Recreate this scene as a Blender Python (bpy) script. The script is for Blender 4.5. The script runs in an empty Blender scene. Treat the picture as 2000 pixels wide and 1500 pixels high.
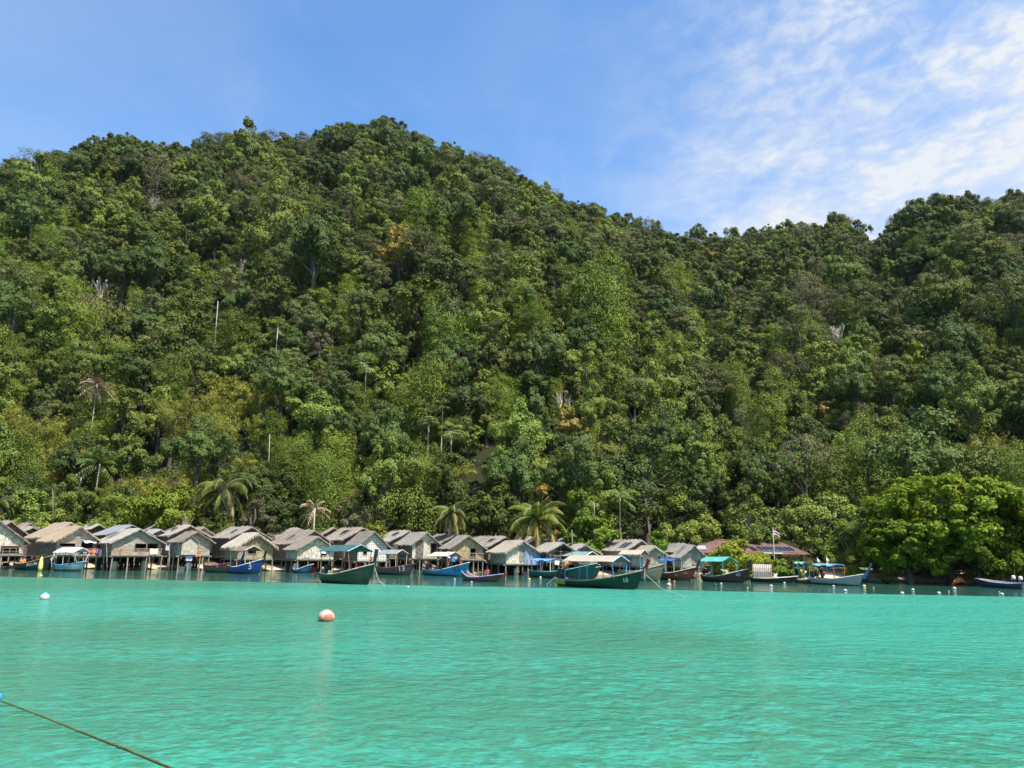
import bpy, math, random
import numpy as np
from mathutils import Matrix, Vector
D2R = math.radians
SC = bpy.context.scene
COL = SC.collection
# ------------------------------------------------------------------ camera
CAM_H = 2.8
PITCH, ROLL = D2R(11.97), D2R(1.0)
cd = bpy.data.cameras.new('camera'); cam = bpy.data.objects.new('camera', cd); COL.objects.link(cam)
cd.sensor_width = 36.0; cd.lens = 27.0; cd.clip_start = 0.1; cd.clip_end = 5000
CR = Matrix.Rotation(D2R(90) + PITCH, 4, 'X') @ Matrix.Rotation(ROLL, 4, 'Z')
cam.matrix_world = Matrix.Translation((0, 0, CAM_H)) @ CR
SC.camera = cam
# ------------------------------------------------------------------ sky + sun
SUN_EL, SUN_AZ = 62.0, 50.0          # azimuth measured from straight behind the camera towards its right
W = bpy.data.worlds.new('World'); SC.world = W; W.use_nodes = True
nt = W.node_tree; nt.nodes.clear(); N = nt.nodes.new; L = nt.links.new
out = N('ShaderNodeOutputWorld'); bg = N('ShaderNodeBackground'); bg.inputs['Strength'].default_value = 0.085
sky = N('ShaderNodeTexSky'); sky.sky_type = 'NISHITA'; sky.sun_disc = False
sky.sun_elevation = D2R(SUN_EL); sky.sun_rotation = D2R(180 - SUN_AZ); sky.air_density = 1.0; sky.dust_density = 0.6; sky.ozone_density = 1.6
tc = N('ShaderNodeTexCoord'); sep = N('ShaderNodeSeparateXYZ'); L(tc.outputs['Generated'], sep.inputs[0])
def wmath(op, a, b=None, c=None):
    m = N('ShaderNodeMath'); m.operation = op
    for i, v in enumerate((a, b, c)):
        if v is None: continue
        if isinstance(v, (int, float)): m.inputs[i].default_value = v
        else: L(v, m.inputs[i])
    return m.outputs[0]
zc = wmath('MAXIMUM', sep.outputs['Z'], 0.05)
px_ = wmath('DIVIDE', sep.outputs['X'], zc); py_ = wmath('DIVIDE', sep.outputs['Y'], zc)
comb = N('ShaderNodeCombineXYZ'); L(px_, comb.inputs[0]); L(py_, comb.inputs[1])
def wnoise(vec, scale, detail, rough, dist=0.0, mscale=(1, 1, 1), rot=0.0):
    mp = N('ShaderNodeMapping'); mp.inputs['Scale'].default_value = mscale; mp.inputs['Rotation'].default_value = (0, 0, rot)
    L(vec, mp.inputs['Vector'])
    n = N('ShaderNodeTexNoise'); n.inputs['Scale'].default_value = scale; n.inputs['Detail'].default_value = detail
    n.inputs['Roughness'].default_value = rough; n.inputs['Distortion'].default_value = dist
    L(mp.outputs[0], n.inputs['Vector']); return n.outputs['Fac']
def wramp(v, lo, hi):
    m = N('ShaderNodeMapRange'); m.interpolation_type = 'SMOOTHSTEP'
    L(v, m.inputs['Value']); m.inputs['From Min'].default_value = lo; m.inputs['From Max'].default_value = hi
    return m.outputs[0]
puffs = wramp(wnoise(comb.outputs[0], 19.0, 7, 0.60, 0.25, (1, .8, 1), 0.5), 0.34, 0.72)
veil = wramp(wnoise(comb.outputs[0], 2.4, 4, 0.5, 0.3, (1, 0.8, 1), 0.4), 0.28, 0.70)
wisps = wramp(wnoise(comb.outputs[0], 3.2, 8, 0.62, 1.2, (1.0, 0.45, 1), -0.5), 0.48, 0.80)
# cloud bank lies to the right (east) side, thinning towards the left
azi = wmath('DIVIDE', sep.outputs['X'], wmath('MAXIMUM', sep.outputs['Y'], 0.1))
right = wramp(azi, 0.05, 0.58)
lowr = wmath('MULTIPLY', wramp(azi, 0.0, 0.50), wmath('SUBTRACT', 1.0, wramp(sep.outputs['Z'], 0.34, 0.62)))
c1 = wmath('MULTIPLY', right, wmath('ADD', wmath('MULTIPLY', wmath('MULTIPLY', puffs, 0.66), wmath('MULTIPLY_ADD', veil, .8, .25)), wmath('MULTIPLY', veil, 0.30)))
c2 = wmath('MULTIPLY', wmath('ADD', wmath('MULTIPLY', wisps, 0.20), wmath('MULTIPLY', veil, 0.12)), wramp(azi, -0.9, 0.25))
c4 = wmath('MULTIPLY', wmath('SUBTRACT', 1.0, wramp(azi, -0.85, -0.12)), wmath('MULTIPLY_ADD', veil, 0.08, 0.12))
c3 = wmath('ADD', wmath('MULTIPLY', lowr, wmath('MULTIPLY_ADD', veil, .35, .38)), c4)
cloud = wmath('MINIMUM', wmath('ADD', wmath('ADD', c1, c2), c3), 1.0)
tint = N('ShaderNodeMix'); tint.data_type = 'RGBA'; tint.blend_type = 'MULTIPLY'; tint.inputs[0].default_value = 1.0
L(sky.outputs[0], tint.inputs[6]); tint.inputs[7].default_value = (0.80, 1.26, 1.58, 1)
mixc = N('ShaderNodeMix'); mixc.data_type = 'RGBA'; L(cloud, mixc.inputs[0]); L(tint.outputs[2], mixc.inputs[6])
mixc.inputs[7].default_value = (4.9, 5.15, 5.5, 1)
L(mixc.outputs[2], bg.inputs['Color']); L(bg.outputs[0], out.inputs[0])
sl = bpy.data.lights.new('sun', 'SUN'); sl.energy = 4.6; sl.angle = D2R(0.55); sl.color = (1.0, 0.955, 0.88)
so = bpy.data.objects.new('sun', sl); COL.objects.link(so)
e, a = D2R(SUN_EL), D2R(SUN_AZ)
sd = Vector((math.cos(e) * math.sin(a), -math.cos(e) * math.cos(a), math.sin(e)))
so.rotation_euler = sd.to_track_quat('Z', 'Y').to_euler(); so.location = (40, -40, 120)
SC.view_settings.view_transform = 'Standard'; SC.view_settings.look = 'None'
SC.view_settings.exposure = 1.0; SC.view_settings.gamma = 1.0
SC.cycles.max_bounces = 6; SC.cycles.diffuse_bounces = 2; SC.cycles.transparent_max_bounces = 6
SC.cycles.glossy_bounces = 3; SC.cycles.transmission_bounces = 3; SC.cycles.use_fast_gi = False
SC.cycles.caustics_reflective = False; SC.cycles.caustics_refractive = False
# ------------------------------------------------------------------ pixel -> world helpers
F = 1500.0
R3 = CR.to_3x3()
def ray(px, py): return R3 @ Vector(((px - 1000) / F, (750 - py) / F, -1.0))
def at(px, py, Y):
    d = ray(px, py); k = Y / d.y
    return Vector((d.x * k, Y, CAM_H + d.z * k))
def hit(px, py, z=0.0):
    d = ray(px, py); k = (z - CAM_H) / d.z
    return Vector((d.x * k, d.y * k, z))
R3i = R3.transposed()
def proj(p):
    q = R3i @ (Vector(p) - Vector((0, 0, CAM_H)))
    return (1000 + F * q.x / -q.z, 750 - F * q.y / -q.z)
def interp(x, pts): return float(np.interp(x, [p[0] for p in pts], [p[1] for p in pts]))
# ------------------------------------------------------------------ object helpers
def tag(o, label=None, cat=None, group=None, kind=None):
    if label: o['label'] = label
    if cat: o['category'] = cat
    if group: o['group'] = group
    if kind: o['kind'] = kind
    return o
def empty(name, loc, rz=0.0, label=None, cat=None, group=None):
    o = bpy.data.objects.new(name, None); COL.objects.link(o); o.location = loc; o.rotation_euler = (0, 0, rz)
    o.empty_display_size = 0.3
    return tag(o, label, cat, group)
def mk_mesh(name, v, f, mats, mi=None, smooth=False):
    me = bpy.data.meshes.new(name)
    if isinstance(v, np.ndarray): v = v.tolist()
    if isinstance(f, np.ndarray): f = f.tolist()
    me.from_pydata(v, [], f)
    if not isinstance(mats, (list, tuple)): mats = [mats]
    for m in mats: me.materials.append(m)
    if mi is not None: me.polygons.foreach_set('material_index', np.asarray(mi, dtype=np.int32))
    if smooth: me.polygons.foreach_set('use_smooth', np.ones(len(me.polygons), dtype=bool))
    me.update(); return me
def link(name, me, parent=None, loc=None, rz=None):
    o = bpy.data.objects.new(name, me); COL.objects.link(o)
    if parent is not None: o.parent = parent
    if loc is not None: o.location = loc
    if rz is not None: o.rotation_euler = (0, 0, rz)
    return o
class MB:
    def __init__(s): s.v = []; s.f = []; s.m = []
    def add(s, v, f, m=0):
        b = len(s.v); s.v += [tuple(p) for p in v]; s.f += [tuple(b + i for i in q) for q in f]; s.m += [m] * len(f); return s
    def box(s, c, d, rz=0, m=0, rx=0, ry=0):
        M = Matrix.Rotation(rz, 3, 'Z') @ Matrix.Rotation(ry, 3, 'Y') @ Matrix.Rotation(rx, 3, 'X')
        c = Vector(c); P = []
        for z in (-.5, .5):
            for x, y in ((-.5, -.5), (.5, -.5), (.5, .5), (-.5, .5)): P.append(c + M @ Vector((x * d[0], y * d[1], z * d[2])))
        return s.add(P, [(3, 2, 1, 0), (4, 5, 6, 7), (0, 1, 5, 4), (1, 2, 6, 5), (2, 3, 7, 6), (3, 0, 4, 7)], m)
    def tube(s, pts, rad, n=7, m=0, cap=True):
        pts = [Vector(p) for p in pts]; k = len(pts)
        if not isinstance(rad, (list, tuple)): rad = [rad] * k
        P = []; u = None
        for i, p in enumerate(pts):
            t = (pts[min(i + 1, k - 1)] - pts[max(i - 1, 0)]).normalized()
            if u is None: u = t.orthogonal().normalized()
            u = (u - t * u.dot(t)).normalized(); w = t.cross(u)
            for j in range(n):
                an = 2 * math.pi * j / n; P.append(p + (u * math.cos(an) + w * math.sin(an)) * rad[i])
        Fc = [(i * n + j, i * n + (j + 1) % n, (i + 1) * n + (j + 1) % n, (i + 1) * n + j) for i in range(k - 1) for j in range(n)]
        if cap: Fc += [tuple(range(n))[::-1], tuple((k - 1) * n + j for j in range(n))]
        return s.add(P, Fc, m)
    def slab(s, poly, thick, m=0):
        """planar polygon (3D pts) extruded by vector thick"""
        n = len(poly); P = [Vector(p) for p in poly]; t = Vector(thick)
        return s.add(P + [p + t for p in P], [tuple(range(n))[::-1], tuple(range(n, 2 * n))] + [(i, (i + 1) % n, n + (i + 1) % n, n + i) for i in range(n)], m)
    def lathe(s, prof, c=(0, 0, 0), n=16, m=0):
        P = []; k = len(prof)
        for r, z in prof:
            for j in range(n):
                an = 2 * math.pi * j / n; P.append((c[0] + r * math.cos(an), c[1] + r * math.sin(an), c[2] + z))
        Fc = [(i * n + j, i * n + (j + 1) % n, (i + 1) * n + (j + 1) % n, (i + 1) * n + j) for i in range(k - 1) for j in range(n)]
        return s.add(P, Fc, m)
    def build(s, name, mats, parent=None, smooth=False):
        return link(name, mk_mesh(name, s.v, s.f, mats, s.m, smooth), parent)
# ------------------------------------------------------------------ materials
MATS = {}
def newmat(name):
    m = bpy.data.materials.new(name); m.use_nodes = True; t = m.node_tree
    return m, t, t.nodes['Principled BSDF'], t.nodes.new, t.links.new
def spec(b, v):
    b.inputs['Specular IOR Level'].default_value = v
def paint(name, c, rough=0.5, wear=0.25, scale=6.0, dirt=(0.12, 0.10, 0.08)):
    """painted or plain surface with worn, blotchy colour"""
    if name in MATS: return MATS[name]
    m, t, b, N, L = newmat(name)
    tc = N('ShaderNodeTexCoord'); n = N('ShaderNodeTexNoise'); n.inputs['Scale'].default_value = scale; n.inputs['Detail'].default_value = 6; n.inputs['Roughness'].default_value = .65
    L(tc.outputs['Object'], n.inputs['Vector'])
    r = N('ShaderNodeValToRGB'); r.color_ramp.elements[0].position = .38; r.color_ramp.elements[1].position = .68
    L(n.outputs['Fac'], r.inputs[0]); mx = N('ShaderNodeMix'); mx.data_type = 'RGBA'
    mul = N('ShaderNodeMath'); mul.operation = 'MULTIPLY'; mul.inputs[1].default_value = wear; L(r.outputs[0], mul.inputs[0]); L(mul.outputs[0], mx.inputs[0])
    mx.inputs[6].default_value = (*c, 1); mx.inputs[7].default_value = (*dirt, 1); L(mx.outputs[2], b.inputs['Base Color'])
    b.inputs['Roughness'].default_value = rough; spec(b, .35)
    MATS[name] = m; return m
def fibre(name, c1, c2, c3, sc, rowsc=0.0, rowax='Z', bump=0.35, gap=0.55):
    """thatch, palm leaf or planks: streak noise in object space, optional rows of overlapping courses"""
    m, t, b, N, L = newmat(name)
    tc = N('ShaderNodeTexCoord'); mp = N('ShaderNodeMapping'); mp.inputs['Scale'].default_value = sc; L(tc.outputs['Object'], mp.inputs[0])
    n = N('ShaderNodeTexNoise'); n.inputs['Scale'].default_value = 1; n.inputs['Detail'].default_value = 7; n.inputs['Roughness'].default_value = .7; n.inputs['Distortion'].default_value = .4; L(mp.outputs[0], n.inputs[0])
    n2 = N('ShaderNodeTexNoise'); n2.inputs['Scale'].default_value = 1.3; n2.inputs['Detail'].default_value = 4; L(tc.outputs['Object'], n2.inputs[0])
    r = N('ShaderNodeValToRGB'); r.color_ramp.elements[0].position = .34; r.color_ramp.elements[1].position = .66
    r.color_ramp.elements[0].color = (*c1, 1); r.color_ramp.elements[1].color = (*c2, 1); L(n.outputs['Fac'], r.inputs[0])
    mx = N('ShaderNodeMix'); mx.data_type = 'RGBA'; r2 = N('ShaderNodeValToRGB'); r2.color_ramp.elements[0].position = .45; r2.color_ramp.elements[1].position = .7
    L(n2.outputs['Fac'], r2.inputs[0]); mm = N('ShaderNodeMath'); mm.operation = 'MULTIPLY'; mm.inputs[1].default_value = .6; L(r2.outputs[0], mm.inputs[0]); L(mm.outputs[0], mx.inputs[0])
    L(r.outputs[0], mx.inputs[6]); mx.inputs[7].default_value = (*c3, 1)
    col = mx.outputs[2]; hgt = n.outputs['Fac']
    if rowsc:
        w = N('ShaderNodeTexWave'); w.wave_type = 'BANDS'; w.bands_direction = rowax; w.wave_profile = 'SAW'
        w.inputs['Scale'].default_value = rowsc; w.inputs['Distortion'].default_value = 1.6; w.inputs['Detail'].default_value = 3; w.inputs['Detail Scale'].default_value = 1.5
        L(tc.outputs['Object'], w.inputs['Vector'])
        r3 = N('ShaderNodeValToRGB'); r3.color_ramp.elements[0].position = .0; r3.color_ramp.elements[0].color = (gap, gap, gap, 1); r3.color_ramp.elements[1].position = .25; L(w.outputs['Fac'], r3.inputs[0])
        m2 = N('ShaderNodeMix'); m2.data_type = 'RGBA'; m2.blend_type = 'MULTIPLY'; m2.inputs[0].default_value = 1; L(col, m2.inputs[6]); L(r3.outputs[0], m2.inputs[7]); col = m2.outputs[2]
        ad = N('ShaderNodeMath'); ad.operation = 'MULTIPLY_ADD'; ad.inputs[1].default_value = 1.2; L(w.outputs['Fac'], ad.inputs[0]); L(hgt, ad.inputs[2]); hgt = ad.outputs[0]
    oi = N('ShaderNodeObjectInfo'); hv = N('ShaderNodeHueSaturation'); mr = N('ShaderNodeMapRange'); mr.inputs['To Min'].default_value = .82; mr.inputs['To Max'].default_value = 1.18
    L(oi.outputs['Random'], mr.inputs[0]); L(mr.outputs[0], hv.inputs['Value']); L(col, hv.inputs['Color']); L(hv.outputs[0], b.inputs['Base Color'])
    bp = N('ShaderNodeBump'); bp.inputs['Strength'].default_value = bump; bp.inputs['Distance'].default_value = .012 if rowsc else .03; L(hgt, bp.inputs['Height']); L(bp.outputs[0], b.inputs['Normal'])
    b.inputs['Roughness'].default_value = .9; spec(b, .1)
    MATS[name] = m; return m
def leafmat(name, c, var=0.13, trans=0.10, tcol=None, dry=None, dryamt=0.12):
    m, t, b, N, L = newmat(name)
    g = N('ShaderNodeNewGeometry'); oi = N('ShaderNodeObjectInfo')
    hs = N('ShaderNodeHueSaturation'); hs.inputs['Color'].default_value = (*c, 1)
    mr = N('ShaderNodeMapRange'); mr.inputs['To Min'].default_value = 1 - var * 1.6; mr.inputs['To Max'].default_value = 1 + var * 2.2; L(g.outputs['Random Per Island'], mr.inputs[0])
    mo = N('ShaderNodeMapRange'); mo.inputs['To Min'].default_value = .68; mo.inputs['To Max'].default_value = 1.32; L(oi.outputs['Random'], mo.inputs[0])
    mu = N('ShaderNodeMath'); mu.operation = 'MULTIPLY'; L(mr.outputs[0], mu.inputs[0]); L(mo.outputs[0], mu.inputs[1]); L(mu.outputs[0], hs.inputs['Value'])
    fr = N('ShaderNodeMath'); fr.operation = 'FRACT'; m7 = N('ShaderNodeMath'); m7.operation = 'MULTIPLY'; m7.inputs[1].default_value = 7.3; L(oi.outputs['Random'], m7.inputs[0]); L(m7.outputs[0], fr.inputs[0])
    mh = N('ShaderNodeMapRange'); mh.inputs['To Min'].default_value = .482; mh.inputs['To Max'].default_value = .507; L(fr.outputs[0], mh.inputs[0]); L(mh.outputs[0], hs.inputs['Hue'])
    col = hs.outputs[0]
    if dry:
        gt = N('ShaderNodeMath'); gt.operation = 'GREATER_THAN'; gt.inputs[1].default_value = 1 - dryamt
        f2 = N('ShaderNodeMath'); f2.operation = 'FRACT'; m9 = N('ShaderNodeMath'); m9.operation = 'MULTIPLY'; m9.inputs[1].default_value = 13.7; L(g.outputs['Random Per Island'], m9.inputs[0]); L(m9.outputs[0], f2.inputs[0]); L(f2.outputs[0], gt.inputs[0])
        mx = N('ShaderNodeMix'); mx.data_type = 'RGBA'; L(gt.outputs[0], mx.inputs[0]); L(col, mx.inputs[6]); mx.inputs[7].default_value = (*dry, 1); col = mx.outputs[2]
    L(col, b.inputs['Base Color']); b.inputs['Roughness'].default_value = .6; spec(b, .12)
    tr = N('ShaderNodeBsdfTranslucent'); tm = N('ShaderNodeMix'); tm.data_type = 'RGBA'; tm.blend_type = 'MULTIPLY'; tm.inputs[0].default_value = 1; L(col, tm.inputs[6]); tm.inputs[7].default_value = (*(tcol or (1.7, 1.5, 0.6)), 1); L(tm.outputs[2], tr.inputs[0])
    ms = N('ShaderNodeMixShader'); ms.inputs[0].default_value = trans; L(b.outputs[0], ms.inputs[1]); L(tr.outputs[0], ms.inputs[2])
    o = [n for n in t.nodes if n.type == 'OUTPUT_MATERIAL'][0]; L(ms.outputs[0], o.inputs[0])
    MATS[name] = m; return m
THATCH = fibre('thatch_grey', (.095, .080, .068), (.52, .47, .41), (.29, .26, .225), (3.2, 13, 3.2), 2.2, 'X', .5, .5)
THATCH_B = fibre('thatch_brown', (.085, .065, .052), (.44, .37, .31), (.23, .19, .16), (3.2, 13, 3.2), 2.2, 'X', .5, .5)
THATCH_G = fibre('thatch_golden', (.11, .08, .055), (.46, .36, .25), (.25, .20, .15), (3.2, 14, 3.2), 2.6, 'X', .6, .7)
THATCH_P = fibre('thatch_pale', (.14, .11, .08), (.54, .48, .38), (.30, .26, .21), (3.2, 14, 3.2), 2.6, 'X', .6, .7)
PLANK = fibre('grey_planks', (.12, .10, .08), (.58, .51, .42), (.26, .225, .185), (1.2, 1.2, 9), 7.0, 'Z', .5, .35)
PALM = fibre('pale_palm_wall', (.27, .21, .15), (.94, .85, .70), (.60, .52, .41), (5, 5, 3.0), 4.2, 'Z', .6, .35)
PALMY = fibre('yellow_palm_wall', (.22, .155, .075), (.64, .51, .31), (.40, .31, .18), (7, 7, 3.4), 4.6, 'Z', .6, .55)
BROWNW = fibre('brown_wall', (.07, .055, .045), (.30, .245, .20), (.17, .14, .12), (6, 6, 4), 5.5, 'Z', .5, .5)
POLE = fibre('weathered_pole', (.14, .11, .085), (.40, .34, .26), (.23, .19, .15), (9, 9, 1.5), 0, 'Z', .3)
DECK = fibre('deck_boards', (.24, .20, .16), (.46, .41, .34), (.33, .29, .24), (9, 1.4, 9), 6.0, 'X', .4, .5)
BARK = fibre('grey_bark', (.055, .045, .035), (.16, .14, .11), (.09, .075, .06), (7, 7, 1.6), 0, 'Z', .6)
BARKW = fibre('pale_bark', (.22, .19, .15), (.46, .41, .33), (.32, .28, .23), (7, 7, 1.6), 0, 'Z', .4)
def lattice():
    m, t, b, N, L = newmat('woven_lattice_wall')
    tc = N('ShaderNodeTexCoord'); mp = N('ShaderNodeMapping'); L(tc.outputs['Object'], mp.inputs[0]); mp.inputs['Rotation'].default_value = (D2R(90), 0, 0)
    br = N('ShaderNodeTexBrick'); L(mp.outputs[0], br.inputs['Vector']); br.offset = 0; br.inputs['Scale'].default_value = 1
    br.inputs['Brick Width'].default_value = .26; br.inputs['Row Height'].default_value = .24; br.inputs['Mortar Size'].default_value = .05; br.inputs['Mortar Smooth'].default_value = .2
    br.inputs['Color1'].default_value = (.20, .17, .14, 1); br.inputs['Color2'].default_value = (.40, .36, .30, 1); br.inputs['Mortar'].default_value = (.72, .69, .60, 1)
    n = N('ShaderNodeTexNoise'); n.inputs['Scale'].default_value = 5; n.inputs['Detail'].default_value = 5; L(tc.outputs['Object'], n.inputs[0])
    mx = N('ShaderNodeMix'); mx.data_type = 'RGBA'; mx.inputs[7].default_value = (.55, .52, .45, 1); L(br.outputs['Color'], mx.inputs[6]); mm = N('ShaderNodeMath'); mm.operation = 'MULTIPLY'; mm.inputs[1].default_value = .7; L(n.outputs['Fac'], mm.inputs[0]); L(mm.outputs[0], mx.inputs[0])
    L(mx.outputs[2], b.inputs['Base Color']); b.inputs['Roughness'].default_value = .85; spec(b, .1)
    bp = N('ShaderNodeBump'); bp.inputs['Distance'].default_value = .01; bp.inputs['Strength'].default_value = .6; L(br.outputs['Fac'], bp.inputs['Height']); L(bp.outputs[0], b.inputs['Normal'])
    MATS['lattice'] = m; return m
LATTICE = lattice()
TIN = fibre('blue_grey_tin', (.10, .115, .13), (.26, .28, .29), (.18, .175, .165), (1.0, 7, 1.0), 0, 'X', .3)
TING = fibre('dark_grey_tin', (.15, .155, .165), (.33, .335, .34), (.21, .20, .19), (1.0, 7, 1.0), 0, 'X', .3)
RUST = fibre('rusty_roof_sheet', (.095, .048, .038), (.22, .125, .105), (.19, .14, .12), (5, .9, .9), 0, 'X', .3)
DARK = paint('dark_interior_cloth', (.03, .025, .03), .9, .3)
SOLAR = paint('solar_cell', (.012, .018, .04), .18, .1)
SOLARF = paint('aluminium_rim', (.30, .32, .33), .4, .2)
# ------------------------------------------------------------------ terrain and water
SHORE_PX = [(-300, 1106), (0, 1109.5), (210, 1112), (350, 1113), (560, 1116), (830, 1119), (1040, 1122), (1200, 1125.5), (1440, 1131.5), (1560, 1134), (1700, 1136.5), (1760, 1137.5), (1900, 1142), (2000, 1144.5), (2300, 1151)]
SH = []
for x_, y_ in SHORE_PX:
    p = hit(x_, y_); SH.append((p.x / p.y, p.y))
def shoreY(t): return interp(t, SH)
RIDGE_PX = [(-400, 345, 300), (-120, 322, 300), (0, 312, 300), (75, 305, 300), (110, 278, 302), (160, 270, 305), (260, 266, 312), (400, 268, 322), (440, 248, 325), (540, 250, 330), (600, 262, 332), (650, 246, 335), (760, 244, 338), (810, 270, 338), (920, 294, 335), (1000, 328, 332), (1050, 362, 330), (1150, 398, 330), (1260, 430, 335), (1340, 442, 340), (1440, 442, 345), (1540, 440, 345), (1640, 438, 345), (1680, 455, 345), (1708, 520, 345), (1730, 465, 340), (1780, 408, 330), (1850, 392, 322), (1950, 376, 315), (2000, 380, 312), (2200, 420, 310), (2500, 500, 310)]
TREE_H = 12.5
RG = []
for x_, y_, Rr in RIDGE_PX:
    p = at(x_, y_, Rr); RG.append((p.x / p.y, p.z - TREE_H, Rr))
def ridge(t):
    ts = [r[0] for r in RG]
    return float(np.interp(t, ts, [r[1] for r in RG])), float(np.interp(t, ts, [r[2] for r in RG]))
def spur(t, Y):
    a_ = math.sin(t * 9.0 + 0.8 + Y * .006) + .6 * math.sin(t * 19.0 + 2.1 - Y * .011) + .45 * math.sin(t * 33 + Y * .03) + .4 * math.sin(Y * .055 + t * 12)
    return a_
def ground_z(X, Y):
    t = X / max(Y, 1.0); t = max(-1.3, min(1.3, t))
    ys = shoreY(t); s = Y - ys
    yb = 96.0 + 3 * math.sin(t * 7)
    zz, Rr = ridge(t)
    if s < 0: z0 = max(-2.5, s * 0.16)
    elif s < 7: z0 = s * 0.14
    else: z0 = .98 + min(.9, (s - 7) * .03)
    if Y > yb:
        v = (Y - yb) / (Rr - yb)
        if v <= 1: z = z0 + (zz - z0) * (0.80 * v + 0.20 * v * v * (3 - 2 * v))
        else: z = zz - (v - 1) * (Rr - yb) * 0.42
        z += spur(t, Y) * 5.5 * 4 * max(0, min(v, 1)) * (1 - max(0, min(v, 1))) if v < 1 else 0
        return z
    return z0
gy = np.concatenate([np.linspace(38, 64, 10), np.linspace(66, 110, 60), np.linspace(113, 360, 84), np.linspace(370, 700, 14)])
gt = np.linspace(-1.25, 1.25, 150)
gv = []
for Yv in gy:
    for t_ in gt:
        X = t_ * Yv; z = ground_z(X, min(Yv, 700)) if Yv <= 700 else 2
        gv.append((X, Yv, max(z, -3.0) if Yv < 700 else 0.5))
nT = len(gt); gf = [(i * nT + j, i * nT + j + 1, (i + 1) * nT + j + 1, (i + 1) * nT + j) for i in range(len(gy) - 1) for j in range(nT - 1)]
def ground_mat():
    m, t, b, N, L = newmat('sand_and_forest_soil')
    g = N('ShaderNodeNewGeometry'); sp = N('ShaderNodeSeparateXYZ'); L(g.outputs['Position'], sp.inputs[0])
    n = N('ShaderNodeTexNoise'); n.inputs['Scale'].default_value = .9; n.inputs['Detail'].default_value = 8; L(g.outputs['Position'], n.inputs['Vector'])
    ad = N('ShaderNodeMath'); ad.operation = 'MULTIPLY_ADD'; ad.inputs[1].default_value = .7; L(n.outputs['Fac'], ad.inputs[0]); L(sp.outputs['Z'], ad.inputs[2])
    mr = N('ShaderNodeMapRange'); mr.inputs['From Min'].default_value = 1.2; mr.inputs['From Max'].default_value = 1.6; vl = N('ShaderNodeMapRange'); vl.inputs['From Min'].default_value = 19; vl.inputs['From Max'].default_value = 25; vl.inputs['To Min'].default_value = .62; vl.inputs['To Max'].default_value = 0; L(sp.outputs['X'], vl.inputs[0])  # muddy village ground, darkened further as painted shade under the huts
    a2 = N('ShaderNodeMath'); a2.operation = 'ADD'; L(ad.outputs[0], a2.inputs[0]); L(vl.outputs[0], a2.inputs[1]); L(a2.outputs[0], mr.inputs[0])
    wet = N('ShaderNodeMapRange'); wet.inputs['From Min'].default_value = 0.02; wet.inputs['From Max'].default_value = .16; L(sp.outputs['Z'], wet.inputs[0])
    m1 = N('ShaderNodeMix'); m1.data_type = 'RGBA'; L(wet.outputs[0], m1.inputs[0]); m1.inputs[6].default_value = (.17, .13, .08, 1); m1.inputs[7].default_value = (.46, .38, .26, 1)
    mx = N('ShaderNodeMix'); mx.data_type = 'RGBA'; L(mr.outputs[0], mx.inputs[0]); L(m1.outputs[2], mx.inputs[6]); mx.inputs[7].default_value = (.022, .026, .010, 1)
    L(mx.outputs[2], b.inputs['Base Color']); b.inputs['Roughness'].default_value = .95; spec(b, .1)
    bp = N('ShaderNodeBump'); bp.inputs['Distance'].default_value = .1; L(n.outputs['Fac'], bp.inputs['Height']); L(bp.outputs[0], b.inputs['Normal'])
    return m
g_ = link('ground', mk_mesh('ground', gv, gf, ground_mat(), smooth=True)); tag(g_, 'sandy beach rising into the steep forested hill', kind='structure')
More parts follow.
